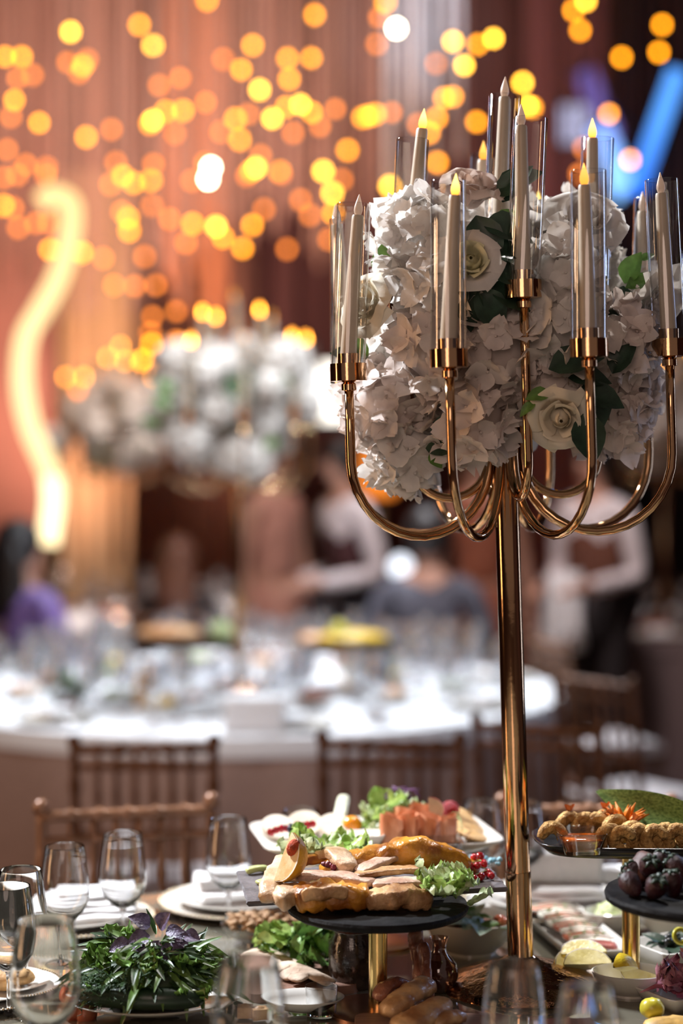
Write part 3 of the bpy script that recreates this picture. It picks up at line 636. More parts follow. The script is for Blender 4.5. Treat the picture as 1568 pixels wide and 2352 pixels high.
cC = PX(325, 1700, 4.85); make_chair('bronze chair with its back to us below the green plant of the far table', (cC.x, 5.08, 0), PI+.03, gF)
cD = PX(908, 1690, 4.9); make_chair('bronze chair with its back to us beside the white card on the far table', (cD.x, 5.13, 0), PI-.05, gF)
cE = PX(1315, 1640, 5.2); make_chair('reddish chair turned aslant right of the gold pole', (cE.x, 5.4, 0), PI-.45, gF)
cG = PX(1480, 1545, 6.3); make_chair('dim red chair standing beside the waiter with the hanging cloth', (cG.x, 6.4, 0), PI-.9, gF)
cH = PX(1330, 1540, 6.9); make_chair('empty chair between the gold pole and the waiter with the hanging cloth', (1.08, 7.6, 0), PI/2+.3, gF)
cI = PX(20, 1420, 6.55); make_chair('dark chair under the guest in the purple dress', (-1.49, 8.32, 0), math.radians(140), gF)
# ------------------------------------------------------------------ food stands
def stand(label, loc, h, r_base=.085, extra=None):
    t = thing('cake_stand', label, 'cake stand', loc)
    MB().lathe([(0,0),(r_base,0),(r_base,.006),(r_base-.004,.008),(.03,.010),(0,.010)], 40).build('base', M['copper'], t)
    MB().lathe([(.0155,.009),(.0155,h-.008),(0,h-.008)], 24).build('pole', M['brass'], t); return t
M['copper'] = mat('copper_disc', (.62,.34,.24), .3, 1.0, .06, 20)
def rough_disc(r, th, seed, n=64):
    def R(a): return r*(1+.012*nz((math.cos(a)*3, math.sin(a)*3, seed))+.008*nz((math.cos(a)*14, math.sin(a)*14, seed)))
    mb = MB(); prof = [(0,-th),(.95,-th),(.99,-th*.7),(1.0,-th*.3),(.985,0),(0,0)]
    mb.grid(lambda u, v: Vector((R(2*PI*u)*prof[round(v*5)][0]*math.cos(2*PI*u), R(2*PI*u)*prof[round(v*5)][0]*math.sin(2*PI*u), prof[round(v*5)][1])), n, 5, cu=True, smooth=False); return mb
def rough_board(corners, th, seed, m_=14):
    mb = MB(); pts = []
    for i in range(4):
        a, b = Vector(corners[i]), Vector(corners[(i+1) % 4])
        for k in range(m_):
            p = a.lerp(b, k/m_); d = (b-a).normalized(); nrm = Vector((d.y, -d.x, 0)); pts.append(p+nrm*(.004*nz((k*.9, i*7, seed))-.002))
    n = len(pts); c = sum(pts, Vector())/n
    top = [p+(c-p)*.012 for p in pts]; mid = [p-Vector((0,0,th*.4+.002*nz((i*.6,0,seed)))) for i, p in enumerate(pts)]; bot = [p+(c-p)*.02-Vector((0,0,th)) for i, p in enumerate(pts)]
    mb.add(top+mid+bot, [list(range(n))]+[(i, n+i, n+(i+1) % n, (i+1) % n) for i in range(n)]+[(n+i, 2*n+i, 2*n+(i+1) % n, n+(i+1) % n) for i in range(n)]+[list(range(2*n, 3*n))[::-1]], False)
    return mb
SZ = .930                                  # top of the near stand
sA = V((.060, 3.015, TZ)); st = stand('gold pedestal stand with a round black slate plate under the roast', sA, SZ-TZ)
rough_disc(.150, .014, 3).build('slate_plate', M['slate_black'], st, (0,0,SZ-TZ))
BZ = SZ+.009                               # slate board lying on it
bc_ = [V((-.155, 2.983, BZ)), V((.284, 3.088, BZ)), V((.258, 3.315, BZ)), V((-.187, 3.21, BZ))]
b_ = tag(rough_board(bc_, .0085, 5).build('slate_board', M['slate']), 'grey slate board with chipped edges under the roast fillet', 'board')
WZ = .947
pW = V((.062, 3.452, TZ)); sw = stand('gold pedestal stand hidden under the white platter', pW, WZ-TZ-.012)
wp_ = thing('serving_platter', 'white square platter with salmon, cheese and salad', 'platter', V((pW.x, pW.y, WZ)), math.radians(11))
def platter_mb(w, d, rim, lip):
    pr = [(0,-.010),(.80,-.010),(.86,-.006),(1.0,rim),(1.0,rim+.004),(.985,rim+.004),(.85,0),(.8,-.002),(0,-.002)]
    def sq(a):
        c, s_ = math.cos(a), math.sin(a); k = (abs(c)**8+abs(s_)**8)**(-1/8); return c*k*w/2, s_*k*d/2
    return MB().grid(lambda u, v: Vector((sq(2*PI*u)[0]*pr[round(v*8)][0], sq(2*PI*u)[1]*pr[round(v*8)][0], pr[round(v*8)][1])), 64, 8, cu=True)
platter_mb(.45, .29, .008, 0).build('dish', M['porcelain'], wp_)

# generic shapes for food
def slab(path, w, h, seed, amp=.15, tw=0.0, nv=14, up=None, ex=.75):
    P = [Vector(p) for p in path]
    if len(P) < 8: P = spline(P, 9)
    k = len(P)
    def fn(u, v):
        i = round(u*(k-1)); t = (P[min(i+1,k-1)]-P[max(i-1,0)]).normalized(); z = Vector((0,0,1)); y = z.cross(t).normalized(); z = t.cross(y)
        a = 2*PI*v; c, s_ = math.cos(a+tw*u), math.sin(a+tw*u); e = (max(0, 1-(2*u-1)**6))**.5*.92+.08
        p = P[i]+(y*math.copysign(abs(c)**ex, c)*w/2+z*math.copysign(abs(s_)**ex, s_)*h/2)*e
        return p+(y*c+z*s_)*min(w,h)*amp*(nz(p*45+V((seed,0,0)))+.5*nz(p*110+V((seed,4,0)))+.3*nz(p*230+V((seed,8,0))))
    mb = MB().grid(fn, k-1, nv, cv=True); K = k; b = len(mb.v)-K*nv
    mb.f.append([b+j*K for j in range(nv)]); mb.sm.append(True); mb.f.append([b+j*K+K-1 for j in range(nv)][::-1]); mb.sm.append(True)
    return mb
def ruffle(L, W, seed, ruf=.25, n=9):
    R = random.Random(seed); ph = R.uniform(0,6)
    def fn(u, v):
        x = (u-.5)*2; w = W*(math.sin(PI*min(.97, v*.9+.06))**.6); e = x*x+v*v*v*.6
        return Vector((x*w*(1-.08*math.sin(v*17+ph)), L*v*(1-.12*x*x), .25*L*v*v+ruf*L*e*.45*math.sin(x*7+v*5+ph)+ruf*L*.4*e*math.sin(x*15-v*9+ph)+.1*L*abs(x)))
    return MB().grid(fn, 12, n)
M['lettuce'] = mat('green_lettuce', (.25,.46,.07), .38, 0, .3, 35, .25, 80, trans=.35, col2=(.52,.68,.20))
M['lettuce_dark'] = mat('dark_lettuce', (.06,.16,.03), .42, 0, .3, 35, .25, 80, trans=.2, col2=(.16,.30,.06))
M['lettuce_pale'] = mat('pale_frisee', (.45,.58,.24), .45, 0, .2, 40, .25, 80, trans=.3, col2=(.66,.72,.42))
LET = {k: [ruffle(.06, .034, i+j*10).mesh('leaf', M[k]) for i in range(4)] for j, k in enumerate(('lettuce', 'lettuce_dark', 'lettuce_pale'))}
def lettuce(label, c, r, h, n, kinds, seed, s=1.0, group=None):
    R = random.Random(seed); t = thing('lettuce', label, 'lettuce', c, 0, group)
    for k in range(n):
        a = R.uniform(0, 2*PI); q = math.sqrt(R.random()); p = V((r*q*math.cos(a), r*.75*q*math.sin(a), h*(1-q*q)*R.uniform(.3, 1)))
        o = ob('leaf', LET[kinds[k % len(kinds)]][R.randrange(4)], t, p, (R.uniform(-.1,.9), R.uniform(-.4,.4), a-PI/2+R.uniform(-.6,.6)), s*R.uniform(.6,1.1))
    return t
M['roast_glaze'] = mat('glazed_roast_skin', (.50,.16,.02), .28, 0, .45, 22, .35, 70, coat=.3, col2=(.74,.33,.04))
M['roast_meat'] = mat('sliced_roast_meat', (.60,.36,.17), .42, 0, .3, 28, .4, 80, col2=(.78,.56,.38), coat=.12)
M['roast_pink'] = mat('pale_pink_roast', (.56,.33,.23), .4, 0, .2, 26, .4, 90, col2=(.70,.50,.38), coat=.15)
M['crisp'] = mat('crisp_roast_edge', (.40,.17,.05), .42, 0, .4, 26, .5, 70, col2=(.66,.40,.19), coat=.15)
def S(px, py, dz=0, z=BZ): return PZ(px, py, z)+V((0,0,dz))
tag(slab([S(735,2036,.020), S(790,2032,.026), S(865,2030,.040), S(945,2030,.055), S(1010,2027,.042), S(1070,2018,.018)], .060, .052, 1, .12, .4, 18, None, .7).build('roast_fillet', M['roast_glaze']), 'long glazed orange roast fillet lying along the slate board', 'meat')
tag(slab([S(1040,2012,.02), S(1075,2008,.014), S(1092,2002,.008)], .03, .024, 2, .15).build('roast_fillet', M['roast_glaze']), 'small glazed tip of roast beside the red currants', 'meat')
SL = [([(632,2108,.016),(664,2104,.024),(704,2098,.030)], .050, .026, 'roast_meat', 'upright roast slice with a browned edge at the left front of the stand'),
      ([(676,2110,.020),(730,2106,.026),(790,2106,.024),(846,2104,.018)], .040, .044, 'roast_glaze', 'dark glazed roast slice in the front middle of the stand'),
      ([(690,2112,.030),(745,2112,.036),(800,2110,.034)], .022, .022, 'crisp', 'thin browned slice lying before the dark glazed one'),
      ([(838,2104,.016),(890,2104,.020),(940,2100,.020),(990,2096,.012)], .044, .034, 'crisp', 'front roast slice with a browned edge next to the pale lettuce'),
      ([(640,2076,.036),(720,2084,.044),(790,2086,.042),(862,2090,.036)], .046, .014, 'roast_pink', 'pale pink roast slice resting on the front left slice'),
      ([(850,2092,.034),(920,2090,.037),(985,2084,.034)], .040, .012, 'roast_pink', 'pale pink roast slice resting on the front right slice'),
      ([(650,2058,.030),(700,2050,.046),(770,2046,.052)], .030, .016, 'roast_glaze', 'narrow orange strip of roast under the citrus wedge'),
      ([(735,2040,.044),(770,2058,.064),(805,2076,.048)], .040, .020, 'roast_meat', 'short folded roast slice in the middle of the stand'),
      ([(820,2078,.046),(880,2064,.056),(935,2048,.064)], .034, .012, 'roast_pink', 'narrow pale roast slice leaning on the glazed fillet'),
      ([(810,2084,.042),(900,2074,.046),(985,2066,.042)], .034, .012, 'crisp', 'thin browned slice lying below the narrow pale one'),
      ([(612,2106,.020),(636,2076,.040),(662,2048,.050)], .036, .022, 'roast_meat', 'roast slice at the far left end of the stand')]
for k, (pts, w, h, m, lb) in enumerate(SL):
    tag(slab([PZ(x, y-12, SZ)+V((0,0,dz)) for x, y, dz in pts], w, h, 10+k, .22, .4, 16, None, .5).build('roast_slice', M[m]), lb, 'meat', 'roast slices on the stand')
M['cranberry'] = mat('dark_berry_relish', (.16,.015,.03), .3, 0, .3, 90, .5, 150)
rr = random.Random(3); q = MB()
for k in range(16): q.ball(PZ(770+rr.uniform(-30,55), 2062-rr.uniform(0,12), SZ)+V((0,0,.05)), rr.uniform(.003,.006), 7, 5)
tag(q.build('berry_relish', M['cranberry']), 'dark red relish dotted over the roast slices', 'relish', None, 'stuff')
M['citrus'] = mat('citrus_flesh', (.82,.52,.22), .35, 0, .12, 40, .15, 80, col2=(.86,.66,.42))
M['rind'] = mat('citrus_rind', (.80,.44,.03), .4, 0, .12, 60, .2, 200)
M['pith'] = mat('citrus_pith', (.82,.74,.62), .6, 0, .05, 60)
M['paprika'] = mat('red_spice', (.45,.06,.015), .8, 0, .4, 120, .5, 200)
def tri(x, z):
    x = x.normalized(); y = z.cross(x).normalized(); z = x.cross(y); return Matrix((x, y, z)).transposed()
def wedge(name, label, cat, loc, rot, r=.042, L=.085, m1='citrus', m2='rind', spice=False, group=None, arc=1.25, mx=None):
    t = thing(name, label, cat, loc, 0, group); t.rotation_euler = rot
    def E(x): return max(.02, (1-(2*x-1)**2))**.5
    rind = MB().grid(lambda u, v: V(((u-.5)*L, r*E(u)*math.sin((v-.5)*arc), r*E(u)*math.cos((v-.5)*arc))), 14, 8); rind.build('rind', M[m2], t)
    if mx is not None: t.rotation_euler = mx.to_euler()
    for s_, nm in ((-.5, 'flesh'), (.5, 'flesh')):
        fl = MB().grid(lambda u, v: V(((u-.5)*L*(.03+.94*v if v < .01 else .97), .93*r*E(u)*v*math.sin(s_*arc), .93*r*E(u)*v*math.cos(s_*arc))), 12, 4)
        fl.build(nm, M[m1], t)
        MB().grid(lambda u, v: V(((u-.5)*L, r*E(u)*(.92+.08*v)*math.sin(s_*arc), r*E(u)*(.92+.08*v)*math.cos(s_*arc))), 14, 1).build('pith', M['pith'], t)
    if spice: MB().ball((L*.24, .30*r, .40*r), (L*.17, .24*r, .26*r), 12, 8, lambda d: 1+.2*nz(d*4)).build('spice', M['paprika'], t)
    return t
wedge('citrus_wedge', 'upright orange wedge dusted with red spice left of the lettuce', 'fruit', PX(648,1966,3.0), (0,0,0), .042, .085, spice=True, mx=tri(V((.34,.10,.93)), V((.90,-.28,-.2))))
lettuce('bright green lettuce clump standing behind the citrus wedge', S(738,2008,.010), .048, .060, 22, ['lettuce','lettuce','lettuce_pale'], 1, .95)
lettuce('pale feathery lettuce at the right front of the round stand', PZ(1022,2082,SZ)+V((0,0,.002)), .040, .055, 26, ['lettuce_pale','lettuce','lettuce_pale','lettuce'], 2, .75)
M['cucumber'] = mat('pale_cucumber', (.55,.62,.25), .35, 0, .15, 40, .1)
tag(slab([S(565,2010,.006), S(590,2007,.009), S(614,2003,.006)], .016, .012, 31, .08).build('cucumber_stick', M['cucumber']), 'pale cucumber stick on the left end of the slate board', 'vegetable')
tag(slab([S(590,2034,.004), S(606,2032,.006), S(622,2036,.004)], .018, .008, 32, .1).build('cucumber_stick', M['cucumber']), 'small cut vegetable below the cucumber stick on the slate', 'vegetable')
M['currant'] = mat('red_currant', (.42,.012,.018), .12, 0, .3, 40, coat=.5)
M['twig'] = mat('green_stalk', (.20,.26,.08), .6, 0, .2, 60)
cur_me = MB().ball((0,0,0), .0075, 12, 8).lathe([(.001,.0085),(.0018,.0072),(.0008,.0072)], 6).mesh('berry', M['currant'])
def currants(label, pts, z, s=1.0):
    c = sum((V(p) for p in pts), V((0,0,0)))/len(pts); t = thing('redcurrant_sprig', label, 'berries', c)
    for p in pts: ob('berry', cur_me, t, V(p)-c, (rr.uniform(-.6,.6), rr.uniform(-.6,.6), 0), s*rr.uniform(.85,1.1))
    MB().tube([V(p)-c+V((0,0,.006)) for p in pts[::2]], .0009, 5).build('stalk', M['twig'], t)
currants('sprig of red currants beside the blue crumbs on the slate board', [S(1058+x, y, dz) for x, y, dz in [(0,2012,.008),(14,2024,.008),(30,2030,.008),(46,2024,.008),(62,2016,.008),(70,2022,.008),(22,2016,.020),(38,2016,.021),(52,2010,.019),(30,2006,.028),(12,2004,.019),(44,2002,.026),(8,2020,.016)]], BZ)
M['blue_crumb'] = mat('pale_blue_crumbs', (.30,.55,.66), .8, 0, .2, 80)
q = MB()
for k in range(34): q.ball(S(1070+rr.uniform(0,78), 1985+rr.uniform(-7,7)+k*.0, .003)+V((0,0,rr.uniform(0,.005))), rr.uniform(.0025,.005), 6, 4)
tag(q.build('blue_crumbs', M['blue_crumb']), 'heap of pale blue crumbs on the slate board', 'garnish', None, 'stuff')

# white platter food
def W(px, py, dz=0): return PZ(px, py, WZ)+V((0,0,dz))
M['white_cheese'] = mat('white_radish_slice', (.62,.55,.44), .45, 0, .1, 40, .1)
disc = MB().lathe([(0,0),(.03,0),(.032,.003),(.032,.007),(.030,.010),(0,.010)], 28, (0,0,0)); disc_me = disc.mesh('slice', M['white_cheese'])
for k, (x, y, rz, lb) in enumerate([(640,1925,.3,'white vegetable slice under the red currants at the left of the platter'), (700,1915,-.1,'white vegetable slice under the currants, second from the left'), (770,1922,.2,'white vegetable slice behind the bright lettuce')]):
    tag(ob('vegetable_slice', disc_me, None, W(x, y, .014), (.55, .1, rz), 1.1), lb, 'vegetable', 'white slices on the platter')
currants('row of red currants on the white vegetable slices', [PX(622+12*i, 1910-2.4*i+rr.uniform(-3,3), 3.335+.006*i) for i in range(9)], WZ)
M['egg'] = mat('pale_cut_pepper', (.62,.64,.50), .3, 0, .08, 40)
tag(slab([W(776,1915,.02), W(784,1905,.04), W(790,1893,.055)], .026, .016, 41, .05).build('cucumber_stick', M['egg']), 'pale vegetable stick standing beside the orange tomato', 'vegetable')
M['tomato_orange'] = mat('orange_tomato', (.85,.30,.01), .22, 0, .15, 20, coat=.3)
tag(MB().ball((0,0,0), (.020,.018,.020), 16, 12).tube([(0,0,.018),(.002,0,.026)], .0015, 6).build('cherry_tomato', M['tomato_orange'], None, W(808,1920,.020), (.9,.2,0)), 'orange cherry tomato behind the small white dish', 'tomato')
tag(slab([W(790,1950,.008), W(808,1952,.010), W(826,1948,.008)], .016, .014, 42, .05).build('pepper_strip', M['tomato_orange']), 'orange pepper strip in front of the small white dish', 'vegetable')
sd = thing('sauce_dish', 'small white square dish in the middle of the platter', 'dish', W(838,1948,.0), .15)
def sqdish(w0, w1, h, th, n=4, ro=8):
    pr = [(0,0),(w0,0),(w1,h),(w1,h+.002),(w1-th,h+.002),(w0-th,.004),(0,.004)]
    def sq(a):
        c, s_ = math.cos(a), math.sin(a); k = (abs(c)**ro+abs(s_)**ro)**(-1/ro); return c*k, s_*k
    return MB().grid(lambda u, v: V((sq(2*PI*u)[0]*pr[round(v*6)][0], sq(2*PI*u)[1]*pr[round(v*6)][0], pr[round(v*6)][1])), 40, 6, cu=True)
sqdish(.020, .034, .026, .004).build('dish', M['porcelain'], sd)
M['salmon'] = mat('smoked_salmon', (.78,.24,.09), .38, 0, .22, 26, .15, 60, col2=(.88,.46,.28), coat=.15, trans=.15, stretch=(1,1,.4))
def roll(label, loc, r, h, seed, rx=0, rz=0):
    R = random.Random(seed); ph = R.uniform(0,6)
    def fn(u, v):
        a = 2*PI*1.7*u; rr_ = r*(1.0-.42*u)*(1+.12*math.sin(3*a+ph)); z = h*v*(1+.12*math.sin(a*1.3+ph)); rr_ *= 1-.22*max(0, v-.6)
        return V((rr_*math.cos(a)*(1+.12*v), rr_*math.sin(a)*(1+.12*v), z))
    mb = MB().grid(fn, 44, 5); mb.ball((0,0,h*.45), (r*.6,r*.6,h*.48), 10, 8)
    tag(mb.build('salmon_roll', M['salmon'], None, loc, (rx, 0, rz)), label, 'salmon', 'salmon rolls on the platter')
for k, (x, y, r, h, lb) in enumerate([(900,1948,.024,.058,'leftmost upright salmon roll, next to the small white dish'), (940,1944,.024,.056,'salmon roll in the front middle of the platter'), (985,1942,.026,.054,'salmon roll behind the glass dish'), (1022,1936,.022,.050,'rightmost salmon roll, next to the cheese'),
        (925,1930,.024,.060,'rear salmon roll leaning on the green salad'), (970,1926,.026,.064,'rear salmon roll under the radish wedge')]): roll(lb, W(x, y, .0), r, h, 50+k, .05*(k % 3-1), k)
lettuce('curly green salad heap with purple shreds at the back of the platter', W(895,1920,.006), .050, .066, 34, ['lettuce','lettuce_pale','lettuce','lettuce_pale'], 7, .72)
M['red_cabbage'] = mat('purple_cabbage', (.14,.04,.17), .5, 0, .3, 60)
q = MB()
for k in range(16):
    p = W(925+rr.uniform(-32,32), 1915+rr.uniform(-6,6), .07+rr.uniform(0,.014)); d = V((rr.uniform(-1,1), rr.uniform(-.5,.5), rr.uniform(-.4,.4))).normalized()*.014
    q.tube([p-d, p+V((0,0,.005)), p+d], .0018, 5)
tag(q.build('cabbage_shreds', M['red_cabbage']), 'purple cabbage shreds on top of the green salad', 'cabbage', None, 'stuff')
M['radish'] = mat('red_radish_skin', (.55,.06,.05), .4, 0, .2, 40)
wedge('radish_wedge', 'white wedge with a red skin standing above the salmon rolls', 'vegetable', W(985,1934,.060), (0,0,0), .028, .046, 'white_cheese', 'radish', mx=tri(V((-.1,.1,.98)), V((.9,.35,.2))))
M['raspberry'] = mat('red_raspberry', (.42,.02,.03), .4, 0, .25, 50, .1)
q = MB()
for d in fib(46): q.ball(d*.0135, .0046, 7, 5)
q.ball((0,0,0), .0125, 8, 6)
tag(q.build('raspberry', M['raspberry'], None, W(1034,1908,.040)), 'single red raspberry at the back of the platter', 'berry')
M['blackberry'] = mat('dark_blueberry', (.012,.012,.03), .4, 0, .3, 40)
tag(MB().ball((0,0,0), .009, 12, 8).lathe([(.004,.009),(.005,.0105),(.003,.009)], 10).build('blueberry', M['blackberry'], None, W(1004,1906,.042)), 'dark blueberry beside the raspberry', 'berry')
tag(MB().ball((0,0,0), .008, 12, 8).lathe([(.004,.008),(.005,.0095),(.003,.008)], 10).build('blueberry', M['blackberry'], None, PX(668,1904,3.34)), 'dark blueberry among the currants on the white slices', 'berry')
M['cheese'] = mat('smoked_cheese', (.55,.30,.10), .5, 0, .12, 30, .08, 80, col2=(.62,.40,.18))
ch_m = MB().grid(lambda u, v: V((.034*math.cos(2*PI*u), .030*math.sin(2*PI*u), 0))*[0,.97,1,1,.97,0][round(v*5)]+V((0,0,[0,0,.001,.003,.004,.004][round(v*5)])), 28, 5, cu=True).mesh('cheese_slice', M['cheese'])
for k, (x, y, dz, rx, lb) in enumerate([(1046,1905,.022,.5,'topmost smoked cheese slice under the raspberry'), (1062,1912,.016,.42,'smoked cheese slice in the middle of the fan'), (1076,1920,.011,.34,'smoked cheese slice above the lowest of the fan'), (1082,1930,.008,.22,'lowest smoked cheese slice near the front edge of the platter')]):
    tag(ob('cheese_slice', ch_m, None, W(x, y, dz), (rx, .15, .3*k)), lb, 'cheese', 'cheese slices on the platter')
M['sprout'] = mat('green_sprout', (.30,.42,.14), .5, 0, .2, 60, trans=.2)
tag(MB().tube([W(1045,1915,.035), W(1056,1922,.034), W(1062,1935,.022)], .0012, 5).ball(W(1044,1913,.037), (.006,.004,.002), 8, 5).ball(W(1049,1916,.039), (.005,.003,.002), 8, 5).build('sprout', M['sprout']), 'thin green sprout lying over the cheese slices', 'herb')
M['dish_glass'] = thin_glass('clear_dish', (.90,.88,.86), .08, .8, 2.2)
M['sauce_dark'] = mat('dark_sauce', (.10,.05,.035), .2, 0, .2, 30)
sg = thing('sauce_dish', 'small clear glass dish behind the glazed fillet', 'dish', S(1018,1970,.0)+V((0,.0,.0)), .12)
sqdish(.026, .034, .032, .003).build('dish', M['dish_glass'], sg); MB().box((0,0,.010), (.05,.05,.010)).build('sauce', M['sauce_dark'], sg)

# ------------------------------------------------------------------ right stand with shrimps
CZ = 1.000; pR = V((.500, 3.16, TZ)); sr = stand('gold pedestal stand under the black shrimp tray', pR, CZ-TZ, .047)
tr = thing('serving_tray', 'glossy black tray holding the breaded shrimps', 'tray', V((.545, 3.15, CZ)), -.02)
def tray_mb(w, d, h):
    pr = [(0,-.008),(.90,-.008),(1.0,h),(.985,h+.002),(.89,-.003),(0,-.003)]
    def sq(a):
        c, s_ = math.cos(a), math.sin(a); k = (abs(c)**4+abs(s_)**4)**(-1/4); return c*k*w/2, s_*k*d/2
    return MB().grid(lambda u, v: V((sq(2*PI*u)[0]*pr[round(v*5)][0], sq(2*PI*u)[1]*pr[round(v*5)][0], pr[round(v*5)][1])), 64, 5, cu=True)
tray_mb(.43, .20, .010).build('dish', M['black_ceramic'], tr)
def C(px, py, dz=0): return PZ(px, py, CZ)+V((0,0,dz))
M['breaded'] = mat('golden_breading', (.55,.28,.07), .75, 0, .35, 60, .9, 140, col2=(.76,.48,.17))
M['shrimp_tail'] = mat('orange_shrimp_tail', (.86,.26,.08), .35, 0, .2, 40, coat=.2)
sh_me = []
for k in range(4):
    R = random.Random(60+k); A = 4.1+.4*k
    P = [V((.0165*math.cos(A*i/12), 0, .0165*math.sin(A*i/12))) for i in range(13)]; rad = [.0065+.0050*math.sin(PI*min(1,.12+.75*i/12)) for i in range(13)]; rad[0] = .004; rad[-1] = .004
    mb = MB().tube(P, rad, 10); mb.v = [tuple(V(v)*(1+.10*nz(V(v)*160+V((k,0,0))))) for v in mb.v]; sh_me.append(mb.mesh('shrimp', M['breaded']))
tail_me = MB().grid(lambda u, v: V(((u-.5)*.020*v, .004*math.sin(u*9), .020*v)), 6, 3).mesh('tail', M['shrimp_tail'])
SH = [(1268,1925,0,'leftmost breaded shrimp on the black tray'),(1308,1912,.2,'breaded shrimp behind the left side of the orange sauce'),(1345,1912,.1,'breaded shrimp behind the middle of the orange sauce'),(1372,1914,-.2,'breaded shrimp behind the right side of the orange sauce'),(1390,1906,.3,'breaded shrimp with its orange tail pointing up'),
      (1402,1932,.1,'breaded shrimp touching the right side of the orange sauce'),(1412,1916,.4,'breaded shrimp under the carrot flower'),(1432,1934,-.3,'curled breaded shrimp in the front row, second right of the sauce'),(1452,1922,.2,'breaded shrimp behind the front row below the green leaf'),(1470,1930,.5,'breaded shrimp in the middle of the front row'),
      (1505,1932,-.1,'breaded shrimp curled like a hook right of the middle'),(1530,1928,.2,'breaded shrimp near the right end of the front row'),(1556,1930,0,'breaded shrimp cut by the right edge'),(1585,1926,.2,'breaded shrimp beyond the right edge')]
for k, (x, y, a, lb) in enumerate(SH):
    z_ = .020+(.008 if y < 1920 else 0); t = thing('breaded_shrimp', lb, 'shrimp', C(x, y+24, z_), a, 'breaded shrimps')
    b = ob('body', sh_me[k % 4], t, None, (rr.uniform(-.3,.3), rr.uniform(-.8,.8), 0), 1.0)
    if k in (4, 6, 8, 1): ob('tail', tail_me, t, (0,.004,.018), (.2,.5*(k % 3-1),0))
dc = thing('dip_bowl', 'small clear bowl of orange dipping sauce on the black tray', 'bowl', C(1332,1956,.0), .05)
sqdish(.030, .041, .034, .002).build('bowl', M['dish_glass'], dc)
M['dip'] = mat('orange_chili_dip', (.80,.16,.01), .12, 0, .25, 50, coat=.4)
MB().grid(lambda u, v: V((math.cos(2*PI*u), math.sin(2*PI*u), 0))*(abs(math.cos(2*PI*u))**8+abs(math.sin(2*PI*u))**8)**(-1/8)*[0,.027,.033,.0345,0][round(v*4)]+V((0,0,[.005,.005,.020,.024,.024][round(v*4)])), 32, 4, cu=True).build('sauce', M['dip'], dc)
M['banana_leaf'] = mat('striped_green_leaf', (.10,.19,.04), .35, 0, .3, 10, .15, 60, trans=.2, col2=(.22,.34,.09), stretch=(1,30,30))
la, lb_ = PX(1372, 1816, 3.24), PX(1640, 1912, 3.12)
def lf(u, v):
    p = la.lerp(lb_, v); w = .044*math.sin(PI*min(1, v*.8+.015)); x = (u-.5)*2
    return p+V((.004*x, -.6*abs(x)*w*(1 if x < 0 else .2), x*w-.01*math.sin(PI*v)))
tag(MB().grid(lf, 6, 16).grid(lambda u, v: lf(u, v)+V((0,.0015,0)), 6, 16).build('pointed_leaf', M['banana_leaf']), 'long pointed green leaf leaning over the shrimp tray', 'leaf')
M['carrot'] = mat('orange_carrot', (.85,.25,.02), .4, 0, .2, 30, .1, 60, trans=.15)
cf = thing('carrot_flower', 'spiky orange carrot flower under the green leaf', 'garnish', C(1432,1932,.02))
for k in range(14):
    a = 2*PI*k/14; d = V((math.cos(a)*.9, math.sin(a)*.5, .55+.25*(k % 3))).normalized()
    MB().tube([V((0,0,0)), d*.028+V((0,0,.004)), d*.052], [.006,.005,.0006], 6).build('petal', M['carrot'], cf)

# lower dark plate of berries, nearer to us
DZ = .985; pD2 = V((.562, 2.86, TZ)); sd2 = stand('gold pedestal stand under the dark fruit plate at the right edge', pD2, DZ-TZ)
rough_disc(.150, .016, 8).build('slate_plate', M['slate_black'], sd2, (0,0,DZ-TZ))
M['strawberry'] = mat('shaded_strawberry', (.028,.003,.005), .5, 0, .3, 50, .3, 160)  # fruit colours darkened to paint in the shade on this plate
M['grape'] = mat('dark_red_grape', (.08,.008,.018), .2, 0, .3, 30, coat=.3)
M['fig'] = mat('shaded_rusty_fruit', (.07,.018,.011), .6, 0, .3, 40, .2)  # rusty tone, also darkened for the painted shade
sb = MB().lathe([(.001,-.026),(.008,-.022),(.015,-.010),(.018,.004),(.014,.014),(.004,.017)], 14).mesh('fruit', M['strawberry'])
cal = MB()
for k in range(6): cal.tube([V((0,0,.016)), V((.010*math.cos(k), .010*math.sin(k), .018)), V((.016*math.cos(k), .016*math.sin(k), .013))], [.003,.0035,.0005], 5)
cal = cal.mesh('calyx', M['leaf_dark'])
FR = [(-.085,-.03,.02,'strawberry'),(-.05,-.06,.022,'strawberry'),(-.02,-.03,.022,'strawberry'),(-.07,.03,.022,'strawberry'),(-.03,.04,.022,'strawberry'),(.03,-.05,.022,'strawberry'),(.06,-.01,.022,'strawberry'),(.02,.02,.022,'strawberry'),(-.05,0,.040,'strawberry'),(-.01,-.01,.040,'strawberry'),(-.03,.02,.040,'strawberry'),(.03,0,.042,'strawberry')]
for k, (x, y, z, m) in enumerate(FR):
    t = thing('strawberry', 'red strawberry coloured as if shaded, heaped on the dark fruit plate at the right edge', 'fruit', V((pD2.x+x-.03, pD2.y+y, DZ+z)), 0, 'strawberries on the dark plate'); t.rotation_euler = (rr.uniform(-1,1), rr.uniform(-1,1), rr.uniform(0,6))
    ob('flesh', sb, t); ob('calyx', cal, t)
tag(slab([V((pD2.x-.03, pD2.y-.10, DZ+.016)), V((pD2.x+.02, pD2.y-.105, DZ+.020)), V((pD2.x+.07, pD2.y-.09, DZ+.016))], .04, .03, 70, .1).build('fruit_slice', M['fig']), 'rusty fruit slice at the front of the dark fruit plate', 'fruit')
